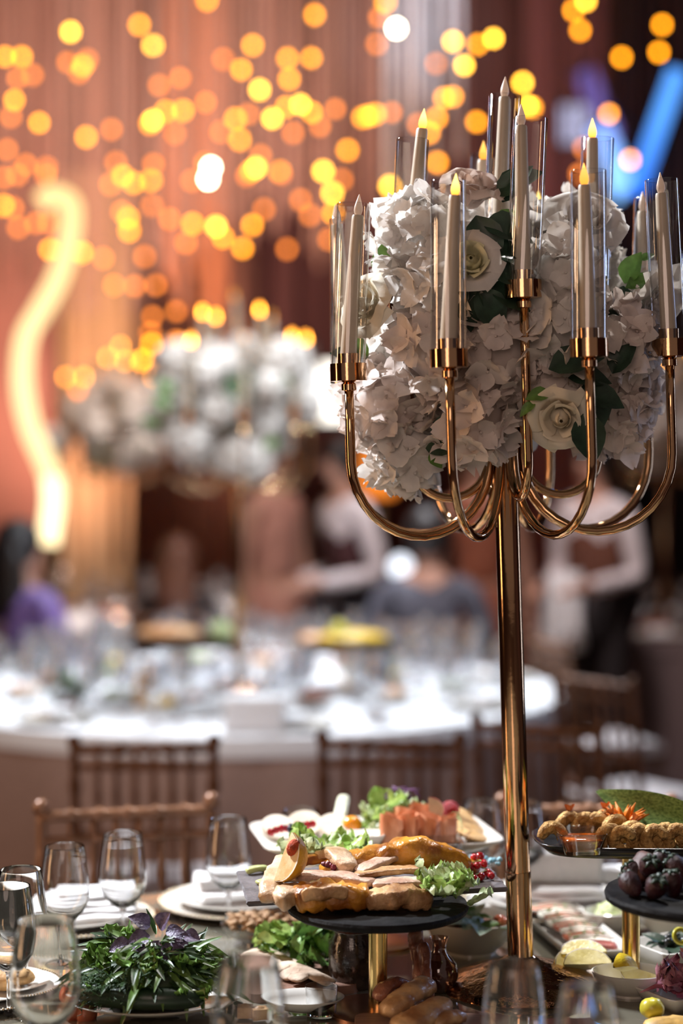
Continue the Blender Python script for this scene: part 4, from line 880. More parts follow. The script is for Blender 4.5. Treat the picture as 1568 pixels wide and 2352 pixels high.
tag(slab([V((pD2.x-.10, pD2.y+.02, DZ+.012)), V((pD2.x-.09, pD2.y+.03, DZ+.032)), V((pD2.x-.075, pD2.y+.04, DZ+.052))], .04, .02, 71, .1).build('fruit_slice', M['fig']), 'rusty fruit slice standing at the left of the dark fruit plate', 'fruit')
# ------------------------------------------------------------------ dishes on the near table
def bowl_lathe(r, h, foot=.55, th=.004, n=48):
    return MB().lathe([(0,0),(r*foot,0),(r*foot,.004),(r*.82,h*.42),(r*.96,h*.8),(r,h),(r-th*.5,h+.001),(r-th,h-.001),(r*.92-th,h*.75),(r*.78-th,h*.42),(r*foot*.8,.008),(0,.008)], n)
p = PZ(1080, 2184); bw = thing('salad_bowl', 'deep white bowl with a leafy salad behind the gold pole', 'bowl', p)
bowl_lathe(.088, .062).build('bowl', M['porcelain'], bw)
M['basil'] = mat('frosted_basil', (.10,.22,.08), .4, 0, .4, 60, .3, 110, col2=(.42,.55,.42), trans=.15)
sl = thing('basil_salad', 'basil leaves and tomato pieces in the deep white bowl', 'salad', p+V((0,0,.05)))
BL = [leaf_mb(.055,.024,.25,.5).mesh('leaf', M['basil']), leaf_mb(.05,.020,.3,.3).mesh('leaf', M['leaf_mid'])]
for k in range(17):
    a = rr.uniform(0, 6.28); d = rr.uniform(0,.055); o = ob('leaf', BL[k % 2], sl, (d*math.cos(a)+.01, d*math.sin(a)-.01, rr.uniform(-.006,.018)), (rr.uniform(.0,.8), rr.uniform(-.4,.4), rr.uniform(0,6.28)), rr.uniform(.7,1.15))
M['salad_base'] = mat('chopped_salad', (.16,.16,.06), .5, 0, .4, 90, .6, 120, col2=(.40,.14,.08))
MB().ball((0,0,-.012), (.068,.068,.02), 18, 8, lambda d: 1+.15*nz(d*6)).build('chopped_salad', M['salad_base'], sl)
M['tomato'] = mat('cut_red_tomato', (.62,.11,.05), .25, 0, .3, 30, .1, 60, col2=(.72,.24,.13), coat=.3)
for k, (x, y) in enumerate([(1148,2112),(1158,2118),(1010,2122)]):
    MB().ball((0,0,0), (.013,.010,.009), 10, 7, lambda d: 1+.15*nz(d*3)).build('tomato_piece', M['tomato'], sl, PZ(x, y, TZ+.062)-(p+V((0,0,.05))))

p = PZ(1405, 2140); bw = thing('dip_bowl', 'white oval bowl of green dip right of the beetroot plate', 'bowl', p, .35); bw.scale = (1.2, .9, 1)
bowl_lathe(.050, .042).build('bowl', M['porcelain'], bw)
M['guac'] = mat('green_dip', (.46,.54,.16), .5, 0, .25, 60, .8, 120, col2=(.70,.74,.42))
tag(MB().ball((0,0,0), (.038,.032,.026), 22, 14, lambda d: 1+.28*nz(d*4.5)).build('green_dip', M['guac'], None, p+V((.006,0,.034))), 'rough heap of green dip in the white oval bowl', 'dip')
# rectangular plate of sliced tomato and cheese
pF = PZ(1312, 2158); pf = thing('serving_platter', 'long white rectangular plate of sliced tomato and cheese', 'platter', pF+V((0,0,.011)), .18)
platter_mb(.125, .37, .012, 0).build('dish', M['porcelain'], pf)
def Pf(x, y, z=0): return Matrix.Translation(pF+V((0,0,.011))) @ Matrix.Rotation(.18, 4, 'Z') @ V((x, y, z))
M['mozz'] = mat('white_cheese', (.82,.77,.66), .4, 0, .06, 30, .08)
M['ham'] = mat('dark_cured_meat', (.34,.06,.05), .35, 0, .35, 28, .2, 70, col2=(.52,.16,.13))
for k in range(9):
    y = .125-.034*k; m = ['tomato','mozz'][k % 2] if k < 7 else ('ham' if k == 8 else 'mozz')
    nm = {'tomato':'tomato_slice','mozz':'cheese_slice','ham':'meat_slice'}[m]
    where = ['first','second','third','fourth','fifth','sixth','seventh','eighth','nearest'][k]
    tag(slab([Pf(-.040+.004*(k % 3), y, .014), Pf(0, y+.004, .018), Pf(.040, y-.003, .014)], .040, .011, 80+k, .08).build(nm, M[m]), '%s on the long white plate, %s from its far end' % ({'tomato':'red tomato slice','mozz':'white cheese slice','ham':'dark meat slice'}[m], where), {'tomato':'tomato','mozz':'cheese','ham':'meat'}[m], 'slices on the long white plate')
q = MB()
for k in range(60):
    a = Pf(rr.uniform(-.035,.035), rr.uniform(-.12,.13), .024)
    q.ball(a, (rr.uniform(.002,.005), rr.uniform(.002,.004), .0015), 6, 4)
tag(q.build('chopped_herbs', M['sprout']), 'chopped herbs and sprouts sprinkled over the tomato and cheese slices', 'herb', None, 'stuff')
q = MB()
for k in range(14):
    y = .13-.02*k; q.tube([Pf(-.04, y, .025), Pf(0, y+.006, .028), Pf(.04, y-.004, .025)], .0014, 5)
tag(q.build('sauce_drizzle', M['mozz']), 'thin white sauce drizzled across the tomato and cheese slices', 'sauce', None, 'stuff')
# lemons
M['lemon'] = mat('lemon_flesh', (.80,.66,.22), .3, 0, .12, 40, .15, 80, col2=(.84,.74,.42)); M['lemon_rind'] = mat('lemon_rind', (.78,.56,.03), .4, 0, .1, 60, .15, 200)
lp = PZ(1350, 2262); lpd = thing('side_plate', 'small white plate under the lemon wedges in front of the long plate', 'plate', lp); lpd.scale = (.38,.38,.6); ob('dish', pl_me, lpd)
for k, (dx, dy, dz, a, lb) in enumerate([(-.005,.01,.052,.2,'upper lemon wedge in front of the cured meat slice'),(-.002,-.015,.040,.1,'lower lemon wedge on the small white plate'),(-.02,0,.034,.5,'lemon wedge half hidden behind a blurred wine glass')]):
    wedge('lemon_wedge', lb, 'lemon', lp+V((dx,dy,dz)), (math.radians(-95+8*k), 0, a), .034, .085, 'lemon', 'lemon_rind', group='lemon wedges')
p = PZ(1448, 2284); lb2 = thing('lemon_bowl', 'white oval bowl of lemon wedges under the olive dish', 'bowl', p, .0); lb2.scale = (1.15,.9,1); bowl_lathe(.058, .040).build('bowl', M['porcelain'], lb2)
wedge('lemon_wedge', 'lemon wedge leaning against the left inside of the white oval bowl', 'lemon', p+V((-.018,.0,.040)), (math.radians(35), math.radians(20), 1.1), .03, .085, 'lemon', 'lemon_rind', group='lemon wedges')
wedge('lemon_wedge', 'long lemon wedge at the right of the white oval bowl', 'lemon', p+V((.026,.006,.038)), (math.radians(-150), math.radians(14), -.2), .032, .09, 'lemon', 'lemon_rind', group='lemon wedges')
# olives
p = PZ(1545, 2226); od = thing('olive_dish', 'angular white dish of black olives at the right edge', 'bowl', p, .5)
sqdish(.050, .062, .045, .005, ro=12).build('dish', M['porcelain'], od)
M['olive'] = mat('black_olive', (.012,.014,.014), .3, 0, .4, 40)
oc = thing('dark_greens', 'dark leaves in the angular white olive dish', 'salad', p+V((0,0,.04)))
for k in range(12): ob('leaf', LEAF['leaf_dark'][k % 2], oc, (rr.uniform(-.02,.02), rr.uniform(-.02,.02), .004), (rr.uniform(.1,.8), rr.uniform(-.4,.4), 6.28*k/12), .8)
for k in range(9):
    tag(MB().ball((0,0,0), (.011,.0085,.0085), 10, 8).build('olive', M['olive'], None, p+V((.028*math.cos(k*2.4)*(k/9)**.5, .028*math.sin(k*2.4)*(k/9)**.5, .046+.008*(k % 2))), (0,0,k)), 'black olive heaped in the angular white dish', 'olive', 'black olives')
M['green_olive'] = mat('yellow_green_pepper', (.55,.48,.04), .3, 0, .2, 30)
tag(MB().grid(lambda u, v: V(((.012+.004*math.cos(2*PI*v))*math.cos(2*PI*u), (.012+.004*math.cos(2*PI*v))*math.sin(2*PI*u), .004*math.sin(2*PI*v))), 20, 8, cu=True, cv=True).build('pepper_ring', M['green_olive'], None, PZ(1562, 2150, TZ+.072), (1.2,0,.3)), 'yellow pepper ring on top of the olives', 'vegetable')
p = PZ(1500, 2190); ob_ = thing('salad_bowl', 'large white bowl behind the olive dish at the right edge', 'bowl', PZ(1560, 2150)); bowl_lathe(.095, .072).build('bowl', M['porcelain'], ob_)
# pickled cabbage
p = PZ(1556, 2306); cd = thing('pickle_dish', 'white square dish of pink pickled cabbage at the right edge', 'plate', p, .55); sqdish(.042, .056, .024, .004, ro=10).build('dish', M['porcelain'], cd)
M['pickle'] = mat('pink_pickled_cabbage', (.55,.08,.16), .35, 0, .35, 30, .3, 60, col2=(.74,.36,.44), trans=.2)
pk = thing('pickled_cabbage', 'heap of pink pickled cabbage in the white square dish', 'cabbage', p+V((0,0,.020)))
PK = [ruffle(.06,.026,100+i,.35).mesh('leaf', M['pickle']) for i in range(3)]
for k in range(11): ob('leaf', PK[k % 3], pk, (rr.uniform(-.015,.015), rr.uniform(-.012,.012), .004*k % .02), (rr.uniform(.2,1.1), rr.uniform(-.5,.5), 6.28*k/11), rr.uniform(.7,1.0))
MB().tube([V((-.01,-.01,.012)), V((-.04,-.02,.016)), V((-.068,-.03,.008))], [.006,.004,.001], 6).build('shred', M['pickle'], pk)
# bottom right bun
M['bun'] = mat('baked_bun', (.60,.36,.10), .5, 0, .3, 30, .2, 80)
p = PZ(1497, 2362); tag(MB().ball((0,0,0), (.020,.019,.017), 16, 10, lambda d: 1+.1*nz(d*3)).build('stuffed_olive', M['green_olive'], None, p+V((0,0,.032))), 'round yellow-green stuffed pepper at the lower right', 'vegetable')
tag(MB().ball((0,0,0), (.05,.03,.014), 16, 8, lambda d: 1+.2*nz(d*3)).build('flatbread', M['bun'], None, p+V((.03,-.03,.014))), 'browned flatbread piece under the yellow-green pepper', 'bread')
# herb heap on a white plate
pH = PZ(352, 2325); hp = thing('oval_platter', 'white oval plate under the heap of green herbs', 'platter', pH, .1); hp.scale = (1.12,.85,1); ob('dish', pl_me, hp)
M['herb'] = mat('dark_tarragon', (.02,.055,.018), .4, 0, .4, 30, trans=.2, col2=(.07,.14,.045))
M['dill'] = mat('feathery_dill', (.035,.09,.035), .5, 0, .4, 40, trans=.2, col2=(.10,.20,.09))
M['herb_light'] = mat('pale_green_herb', (.14,.26,.05), .4, 0, .3, 30, trans=.3)  # paler leaf green mixed through the heap
M['purple_basil'] = mat('purple_basil', (.075,.05,.11), .38, 0, .35, 50, .3, 110, col2=(.20,.16,.28), trans=.1)
hb = thing('herb_bunch', 'heaped bunch of tarragon, dill and parsley on the oval plate', 'herbs', pH+V((0,0,.03)))
TL = [leaf_mb(.055,.0048,.3,.25+.15*i,n=5).mesh('leaf', M[m]) for i, m in enumerate(('herb','herb','herb_light'))]
PL = [ruffle(.035,.020,200+i,.35,5).mesh('leaf', M['herb_light' if i == 0 else 'herb']) for i in range(2)]
def dome(a, q): return V((.118*q*math.cos(a), .088*q*math.sin(a), .088*(1-q*q)**.6*(1+.12*math.sin(3*a))))
MB().ball((0,0,.028), (.100,.075,.050), 16, 10, lambda d: 1+.15*nz(d*4)).build('heap', M['herb'], hb)
for k in range(230):
    a = rr.uniform(0,2*PI); a = -PI/2+(a-PI)*.75; q_ = math.sqrt(rr.random())*.98; c = dome(a, q_)
    d = V((math.cos(a)*(.4+q_)+rr.uniform(-.9,.9), math.sin(a)*(.3+.5*q_)+rr.uniform(-.5,.3), .5-.9*q_+rr.uniform(-.5,.6)))
    leaf_o = ob('leaf', TL[rr.randrange(3)] if k % 6 else PL[k % 2], hb); dn = d.normalized(); x = dn.cross(V((0,-.5,1))).normalized(); z = x.cross(dn); Mx = Matrix((x, dn, z)).transposed().to_4x4(); Mx.translation = c; leaf_o.matrix_local = Mx @ Matrix.Scale(rr.uniform(.6,1.15), 4)
q = MB()
for k in range(170):
    c = V((rr.uniform(-.115,.0), rr.uniform(-.088,-.03), rr.uniform(.006,.05))); d = V((rr.uniform(-.6,1), rr.uniform(-.5,.1), rr.uniform(-.3,.5))).normalized(); L = rr.uniform(.02,.035)
    q.tube([c, c+d*L], .0007, 3, False)
    for j in range(6):
        b = c+d*L*(j+1)/6; e = V((rr.uniform(-1,1), rr.uniform(-1,.3), rr.uniform(-.6,1))).normalized()*.009
        q.tube([b, b+e], .0006, 3, False)
dl = q.build('dill_fronds', M['dill'], hb); dl['kind'] = 'stuff'
pb = thing('purple_basil', 'sprig of purple basil lying on top of the green herbs', 'herbs', pH+V((0,0,.12)))
PB = [leaf_mb(.058,.023,.3,.45).mesh('leaf', M['purple_basil']), leaf_mb(.050,.021,.35,.2).mesh('leaf', M['purple_basil'])]
for k, (x, y, dx, dz) in enumerate([(345,2128,-.5,.5),(365,2132,.3,.6),(380,2142,.7,.3),(400,2150,.9,.0),(345,2150,-.9,-.1),(365,2160,-.3,-.6),(380,2165,.3,-.5),(392,2160,.8,-.1),(300,2166,-.9,-.05),(310,2164,.3,-.2),(352,2175,-.4,-.4),(420,2146,.9,-.1)]):
    c = PX(x, y, pH.y-.02-.004*(k % 4))-pb.location; d = V((dx, -.35, dz)).normalized(); xx = d.cross(V((0,-.7,.7))).normalized(); zz = xx.cross(d)
    o = ob('leaf', PB[k % 2], pb); Mx = Matrix((xx, d, zz)).transposed().to_4x4(); Mx.translation = c; o.matrix_local = Mx @ Matrix.Scale(rr.uniform(.5,.72), 4)
M['cucumber_dark'] = mat('dark_cucumber', (.010,.028,.012), .35, 0, .3, 30)
tag(slab([pH+V((-.125,-.045,.048)), pH+V((-.06,-.075,.048)), pH+V((.02,-.088,.048)), pH+V((.09,-.07,.046))], .036, .036, 90, .03, ex=1).build('cucumber', M['cucumber_dark']), 'dark green cucumber in front of the dill', 'cucumber')
for k, (x, y, lb) in enumerate([(196,2292,'red tomato squeezed left of the herb heap'), (168,2280,'red pepper seen through the large blurred wine glass')]):
    tag(MB().ball((0,0,0), (.020,.020,.028), 16, 10, lambda d: 1+.06*nz(d*3)).tube([V((0,0,.026)), V((.003,0,.034))], .002, 6).build('tomato', M['tomato'], None, PX(x, y, 2.98)+V((0,0,-.02))), lb, 'tomato')
# almonds
pA2 = PZ(612, 2165); ab = thing('nut_bowl', 'glass bowl of almonds under the left end of the slate board', 'bowl', pA2); ab.scale = (1.15,.9,1); bowl_lathe(.075, .036).build('bowl', M['dish_glass'], ab)
M['almond'] = mat('brown_almond', (.46,.24,.11), .6, 0, .25, 30, .3, 200, col2=(.62,.38,.20), stretch=(1,8,8))
al = MB().ball((0,0,0), (.0125,.0072,.0045), 9, 6, lambda d: 1-.12*max(0, d.x)).mesh('almond', M['almond'])
for k in range(70):
    a = k*2.4; r_ = .068*math.sqrt((k % 35+.5)/35); tag(ob('almond', al, None, pA2+V((1.12*r_*math.cos(a), .88*r_*math.sin(a), .034+(.011 if k >= 35 else 0)+.012*(1-r_/.07))), (rr.uniform(-.5,.5), rr.uniform(-.5,.5), rr.uniform(0,6))), 'brown almond in the heap under the slate board', 'almond', 'heaped almonds')
# lettuce and sliced flatbread on a plate with a wooden paddle
pB2 = PZ(668, 2262); wb = thing('wooden_board', 'wooden serving board with sliced flatbread left of the gold pedestal', 'board', pB2, .35)
M['board'] = mat('brown_board', (.24,.13,.09), .5, 0, .25, 8, .1, 60, stretch=(1,12,1))
def rounded_board(w, d, th, r=.02):
    pts = []
    for cx, cy_, a0 in ((w/2-r,d/2-r,0),(-w/2+r,d/2-r,PI/2),(-w/2+r,-d/2+r,PI),(w/2-r,-d/2+r,3*PI/2)):
        pts += [V((cx+r*math.cos(a0+PI/2*k/5), cy_+r*math.sin(a0+PI/2*k/5), 0)) for k in range(6)]
    n = len(pts); mb = MB(); c = V((0,0,th))
    mb.add(pts+[p*.985+c for p in pts], [list(range(n))[::-1], list(range(n, 2*n))]+[(i, (i+1) % n, n+(i+1) % n, n+i) for i in range(n)], False); return mb
rounded_board(.20, .17, .014).build('board', M['board'], wb); MB().box((.125,.0,.007), (.08,.03,.014)).build('handle', M['board'], wb)
lettuce('green lettuce heap on the wooden board below the almonds', PZ(690, 2225)+V((0,0,.02)), .050, .048, 26, ['lettuce','lettuce_dark','lettuce','lettuce_dark'], 21, .95)
lettuce('dark lettuce leaves hanging over the right of the wooden board', PZ(755, 2235)+V((0,0,.016)), .035, .036, 14, ['lettuce_dark'], 22, .95)
M['flatbread'] = mat('floury_flatbread', (.58,.40,.28), .75, 0, .3, 22, .3, 80, col2=(.76,.62,.48))
for k in range(6):
    x, y = 600+22*k, 2215+11*k
    tag(slab([PZ(x-40, y+16)+V((0,0,.020+.005*(k % 2))), PZ(x, y+8)+V((0,0,.030)), PZ(x+55, y+18)+V((0,0,.020))], .036, .008, 120+k, .18).build('flatbread_slice', M['flatbread']),
        '%s of the overlapping flatbread slices, counted from the almonds' % ['first','second','third','fourth','fifth','sixth'][k], 'bread', 'flatbread slices on the wooden board')
# dark jar behind the pedestal, brown carafe, rolled meat
jp = PZ(812, 2262); jr = thing('glass_jar', 'dark glass jar of preserves left of the gold pedestal', 'jar', jp)
M['dark_glass'] = mat('dark_brown_glass', (.035,.022,.016), .06, 0, .5, 60, .4, 45, coat=.6)
MB().lathe([(0,0),(.040,0),(.044,.006),(.044,.075),(.036,.088),(.036,.096),(.033,.096),(.033,.086),(0,.086)], 30).build('jar', M['dark_glass'], jr)
M['preserve'] = mat('brown_preserve', (.16,.05,.03), .3, 0, .4, 60, .6, 90)
MB().ball((0,0,.088), (.031,.031,.014), 14, 8, lambda d: 1+.25*nz(d*5)).build('preserve', M['preserve'], jr)
cp = PZ(1008, 2276); ca = thing('carafe', 'little round brown glass carafe right of the gold pedestal', 'carafe', cp)
M['brown_glass'] = thin_glass('brown_glass', (.62,.42,.34), .14, .8, 1.6)
MB().lathe([(0,0),(.018,.001),(.030,.012),(.034,.030),(.030,.048),(.018,.062),(.0125,.070),(.0125,.080),(.017,.092),(.0165,.092)], 32).build('bottle', M['brown_glass'], ca)
MB().lathe([(0,.003),(.018,.004),(.029,.014),(.0325,.030),(.029,.045),(.020,.056),(0,.056)], 28).build('liquid', mat('brown_dressing', (.22,.11,.075), .3, 0, .15, 20), ca)
M['roll_meat'] = mat('browned_pastry', (.50,.24,.10), .4, 0, .35, 26, .3, 70, col2=(.68,.44,.22), coat=.2)
M['roll_dark'] = mat('dried_meat', (.26,.085,.05), .35, 0, .35, 26, .4, 70, col2=(.42,.18,.11), coat=.3)
for k, (pts, w, h, m, lb) in enumerate([([(965,2310,.03),(958,2290,.075),(950,2290,.115)],.022,.030,'roll_dark','upright dark dried meat stick before the brown carafe'),([(985,2330,.02),(978,2310,.06),(970,2300,.10)],.02,.028,'roll_dark','second dark dried meat stick, right of the upright one'),
        ([(880,2370,.030),(940,2350,.045),(985,2325,.050)],.045,.028,'roll_meat','large browned pastry strip at the bottom centre'),([(900,2395,.02),(960,2385,.03),(1020,2350,.035)],.05,.03,'roll_meat','browned pastry strip cut by the bottom edge'),
        ([(862,2352,.04),(900,2338,.055),(935,2330,.050)],.030,.020,'roll_dark','reddish pastry crust over the copper foot of the pedestal'),([(990,2385,.02),(1030,2375,.025),(1060,2365,.02)],.035,.022,'roll_meat','small pastry piece next to the copper base')]):
    tag(slab([PZ(x, y)+V((0,0,dz)) for x, y, dz in pts], w, h, 130+k, .16).build('pastry_strip' if m == 'roll_meat' else 'meat_stick', M[m]), lb, 'pastry' if m == 'roll_meat' else 'meat')
bp = PZ(965, 2372); bbk = thing('snack_platter', 'dark wooden plate under the pastry strips at the bottom', 'plate', bp); rounded_board(.21, .13, .012).build('board', M['board'], bbk)
sp = PZ(700, 2330); sc = thing('side_plate', 'white side plate at the bottom, before the wooden board', 'plate', sp); sc.scale = (.5,.36,1); ob('dish', pl_me, sc)
for k, (x, y, lb) in enumerate([(560,2345,'bread cube seen through the large blurred wine glass'),(600,2350,'second bread cube beside the first, behind the blurred glass')]):
    tag(MB().box((0,0,0), (.03,.022,.02)).ball((0,0,.004), (.014,.011,.010), 10, 6).build('bread_cube', M['roll_meat'], None, PZ(x, y)+V((0,0,.014)), (0,0,.3*k)), lb, 'bread')
tg = thing('small_tumbler', 'small clear tumbler at the bottom, before the gold pedestal', 'glass', PZ(738, 2335)); MB().lathe([(0,.003),(.024,.003),(.027,.05),(.0262,.05),(.0232,.008),(0,.008)], 24).build('cup', M['stem'], tg)

# ------------------------------------------------------------------ far tables
def round_cloth_table(label, cl, loc, R, skirt, top):
    t = thing('round_table', label, 'table', loc)
    MB().lathe([(0,TZ-.03),(R-.02,TZ-.03),(R-.02,TZ-.006),(0,TZ-.006)], 48).build('tabletop', M['table_edge'], t)
    for k in range(4):
        a = PI/4+k*PI/2; MB().tube([(.6*R*math.cos(a), .6*R*math.sin(a), 0), (.6*R*math.cos(a), .6*R*math.sin(a), TZ-.03)], .03, 8).build('leg', M['table_edge'], t)
    def fn(u, v):
        a = 2*PI*u; rr_ = R+.004+.035*v*(1+math.sin(a*22+math.sin(a*5)))
        return V((rr_*math.cos(a)+loc[0], rr_*math.sin(a)+loc[1], TZ-.006-(TZ-.03)*v))
    c = MB().grid(fn, 220, 6, cu=True); k = tag(c.build('table_skirt', M[skirt]), cl[0], 'tablecloth')
    o = MB().lathe([(0,TZ),(R-.02,TZ),(R+.006,TZ-.002),(R+.012,TZ-.02),(R+.014,TZ-.07)], 64, loc).build('tablecloth', M[top]); tag(o, cl[1], 'tablecloth')
    return t
TF = V((-.41, 7.25, 0)); round_cloth_table('far round table crowded with glasses under a white cloth', ['blush skirt hanging from the far round table', 'white cloth over the far round table'], TF, 1.27, 'cloth_blush', 'cloth_white')
TG = V((-1.30, 10.6, 0)); round_cloth_table('distant round table behind the guest with brown hair', ['blush skirt of the distant round table', 'white cloth over the distant round table'], TG, 1.0, 'cloth_blush', 'cloth_white')
TH = V((1.75, 9.9, 0)); M['cloth_dark'] = mat('shade_darkened_linen', (.13,.09,.09), .8, 0, .08, 40, .1, 200)  # cloth colour darkened to stand in for the dim rear corner
round_cloth_table('round table in the dark right rear behind the second waiter', ['shade-toned skirt of the dark rear table', 'shade-toned linen over the dark rear table'], TH, .8, 'cloth_dark', 'cloth_dark')
RG = random.Random(77)
def far_glass(loc, s, where):
    t = thing('wine_glass', 'clear wine glass among many on '+where, 'glass', loc, 0, 'wine glasses on '+where); t.scale = (s,s,s)
    ob('bowl', FG['bowl'], t); ob('stem', FG['stem'], t); ob('foot', FG['foot'], t)
M['glass_far'] = thin_glass('sparkling_glass', (.92,.93,.95), .30, .6, 1.5, .22)
FG = dict(bowl=MB().lathe([(.004,.072),(.024,.086),(.0428,.116),(.0445,.128),(.0395,.185),(.0350,.2135),(.034,.2135)], 18).mesh('bowl', M['glass_far']), stem=MB().lathe([(.008,.004),(.0036,.02),(.0036,.06),(.008,.073)], 8).mesh('stem', M['glass_far']), foot=MB().lathe([(.006,.006),(.036,.0014),(.036,0)], 16).mesh('foot', M['glass_far']))
for c, R, n, where in ((TF, 1.27, 84, 'the far round table'), (TG, 1.0, 26, 'the distant round table'), (TH, .8, 12, 'the dark rear table')):
    for k in range(n):
        a = 2*PI*k/n+RG.uniform(-.02,.02); r = R-((.22,.33,.44,.55,.66)[k % 5] if n > 50 else (.26,.36,.46)[k % 3]); far_glass(c+V((r*math.cos(a), r*math.sin(a), TZ)), RG.uniform(.85,1.1), where)
    for k in range(8 if R > .9 else 6):
        a = 2*PI*(k+.3)/(8 if R > .9 else 6); p = c+V(((R-.17)*math.cos(a), (R-.17)*math.sin(a), TZ+.001))
        a_ = thing('charger_plate', 'white plate in front of a seat on '+where, 'plate', p, 0, 'plates on '+where); a_.scale = (.85,.85,1); ob('dish', ch_me, a_)
        q_ = fold(.10,.09,.03,.02,seed=k).build('napkin', M['cloth_white'], None, p, (0,0,a)); tag(q_, 'folded white napkin on a plate of '+where, 'napkin', 'napkins on '+where)
cdp = PZ(585, 1722); cdp = V((-.29, 6.10, TZ)); cb = thing('menu_card', 'blank white card block standing on the near edge of the far table', 'card', cdp)
fold(.20, .08, .12, 0, seed=41, sag=.001).build('card', M['cloth_white'], cb)
gp = V((-.98, 6.55, TZ)); gpt = thing('potted_herb', 'dark green bushy plant at the left of the far table', 'plant', gp)
MB().lathe([(0,0),(.04,0),(.05,.05),(.046,.05),(0,.045)], 20).build('pot', M['roll_dark'], gpt)
for k in range(70):
    d = V((RG.uniform(-1,1), RG.uniform(-1,1), RG.uniform(.1,1))).normalized(); leaf(gpt, V((0,0,.05))+d*RG.uniform(.02,.07), d, V((0,-.3,1)), 'leaf_dark' if k % 3 else 'leaf_mid', 1.0, k)
M['yellow_food'] = mat('yellow_fruit', (.75,.48,.05), .4, 0, .3, 20, .2)
M['orange_food'] = mat('roasted_orange_food', (.70,.26,.06), .4, 0, .35, 20, .3, 40, col2=(.75,.48,.28))
for k in range(15):
    a = 2*PI*k/15+.2; d_ = .62+.12*(k % 3); p = TF+V((d_*math.cos(a), d_*math.sin(a), TZ)); m = ('yellow_food','lettuce','tomato','orange_food','lettuce_pale')[k % 5]
    nm = ('yellow fruit','green salad','red tomatoes','orange roast','pale salad')[k % 5]
    b_ = thing('serving_bowl', 'small white bowl of %s on the far round table' % nm, 'bowl', p, 0, 'small bowls of %s on the far table' % nm)
    bowl_lathe(.075, .04, n=20).build('bowl', M['porcelain'], b_)
    MB().ball((0,0,.036), (.06,.06,.025), 12, 7, lambda d: 1+.25*nz(d*4+V((k,0,0)))).build('food', M[m], b_)
def far_stand(label, loc, h, w, foods):
    t = stand(label, loc, h, .08); rough_disc(w, .012, 2, 32).build('slate_plate', M['slate_black'], t, (0,0,h))
    for nm, lb, dx, dy, r, m in foods:
        tag(MB().ball((0,0,0), r, 14, 8, lambda d: 1+.25*nz(d*3)).build(nm, M[m], None, loc+V((dx, dy, h+r[2]*.8))), lb, 'food')
s1 = V((-.60, 7.0, TZ)); far_stand('gold pedestal stand with orange food left of the far candelabra', s1, .21, .21, [('roast_fillet','orange roast heaped on the left stand of the far table',-.06,0,(.13,.08,.035),'orange_food'),('lettuce','pale green lettuce on the right of the left far stand',.14,-.02,(.05,.05,.045),'lettuce_pale')])
s2 = V((.02, 7.2, TZ)); far_stand('gold pedestal stand with yellow fruit right of the far candelabra', s2, .17, .22, [('fruit_pile','yellow fruit heaped on the right stand of the far table',.02,0,(.15,.09,.035),'yellow_food'),('lemon','yellow-green lemon topping the fruit of the far table',-.03,-.02,(.04,.04,.055),'green_olive'),('roast_fillet','orange roast at the left end of the right far stand',-.14,0,(.06,.06,.03),'orange_food')])
bt = thing('juice_bottle', 'amber juice bottle under the left far stand', 'bottle', V((-.72, 6.72, TZ))); M['amber_glass'] = mat('amber_juice', (.55,.24,.02), .15, 0, .2, 20)
MB().lathe([(0,0),(.038,0),(.04,.01),(.04,.10),(.016,.13),(.016,.15),(0,.15)], 20).build('bottle', M['amber_glass'], bt); MB().lathe([(.018,.15),(.018,.17),(0,.17)], 14).build('cap', M['brass'], bt)

# ------------------------------------------------------------------ people (all far behind the focus)
M['skin'] = mat('warm_skin', (.50,.27,.19), .5, 0, .06, 20, trans=.05)
M['hair'] = mat('black_hair', (.014,.010,.010), .45, 0, .3, 60, .4, 90, stretch=(1,1,.2))
M['hair_brown'] = mat('brown_hair', (.13,.05,.026), .45, 0, .3, 60, .4, 90, stretch=(1,1,.2))
M['shirt'] = mat('white_shirt', (.72,.66,.68), .8, 0, .05, 10, .2, 30)
M['vest'] = mat('dark_red_vest', (.055,.014,.016), .8, 0, .2, 20, .1)
M['vest_brown'] = mat('brown_vest', (.13,.045,.025), .8, 0, .2, 20, .1)
M['trousers'] = mat('black_trousers', (.018,.013,.015), .8, 0, .2, 20)
M['suit'] = mat('slate_grey_suit', (.075,.075,.10), .75, 0, .15, 20, .1)
M['purple'] = mat('purple_dress', (.20,.12,.36), .6, 0, .2, 12, .1)
M['rust'] = mat('rust_dress', (.30,.09,.045), .7, 0, .2, 12, .1)
M['blush_dress'] = mat('blush_dress', (.50,.25,.19), .7, 0, .15, 12, .1)
M['black_top'] = mat('black_top', (.012,.011,.014), .7, 0, .3, 20)
M['eye'] = mat('dark_eye', (.02,.015,.012), .2)
def skin_obj(name, nodes, edges, m, parent, root=0, sub=1):
    me = bpy.data.meshes.new(name); names = list(nodes); me.from_pydata([nodes[n][0] for n in names], [(names.index(a), names.index(b)) for a, b in edges], [])
    me.materials.append(m); o = ob(name, me, parent); md = o.modifiers.new('skin', 'SKIN'); md.use_smooth_shade = True
    for i, n in enumerate(names):
        sv = me.skin_vertices[0].data[i]; r = nodes[n][1]; sv.radius = r if isinstance(r, tuple) else (r, r); sv.use_root = (i == root)
    s = o.modifiers.new('subdivision', 'SUBSURF'); s.levels = sub; s.render_levels = sub; return o
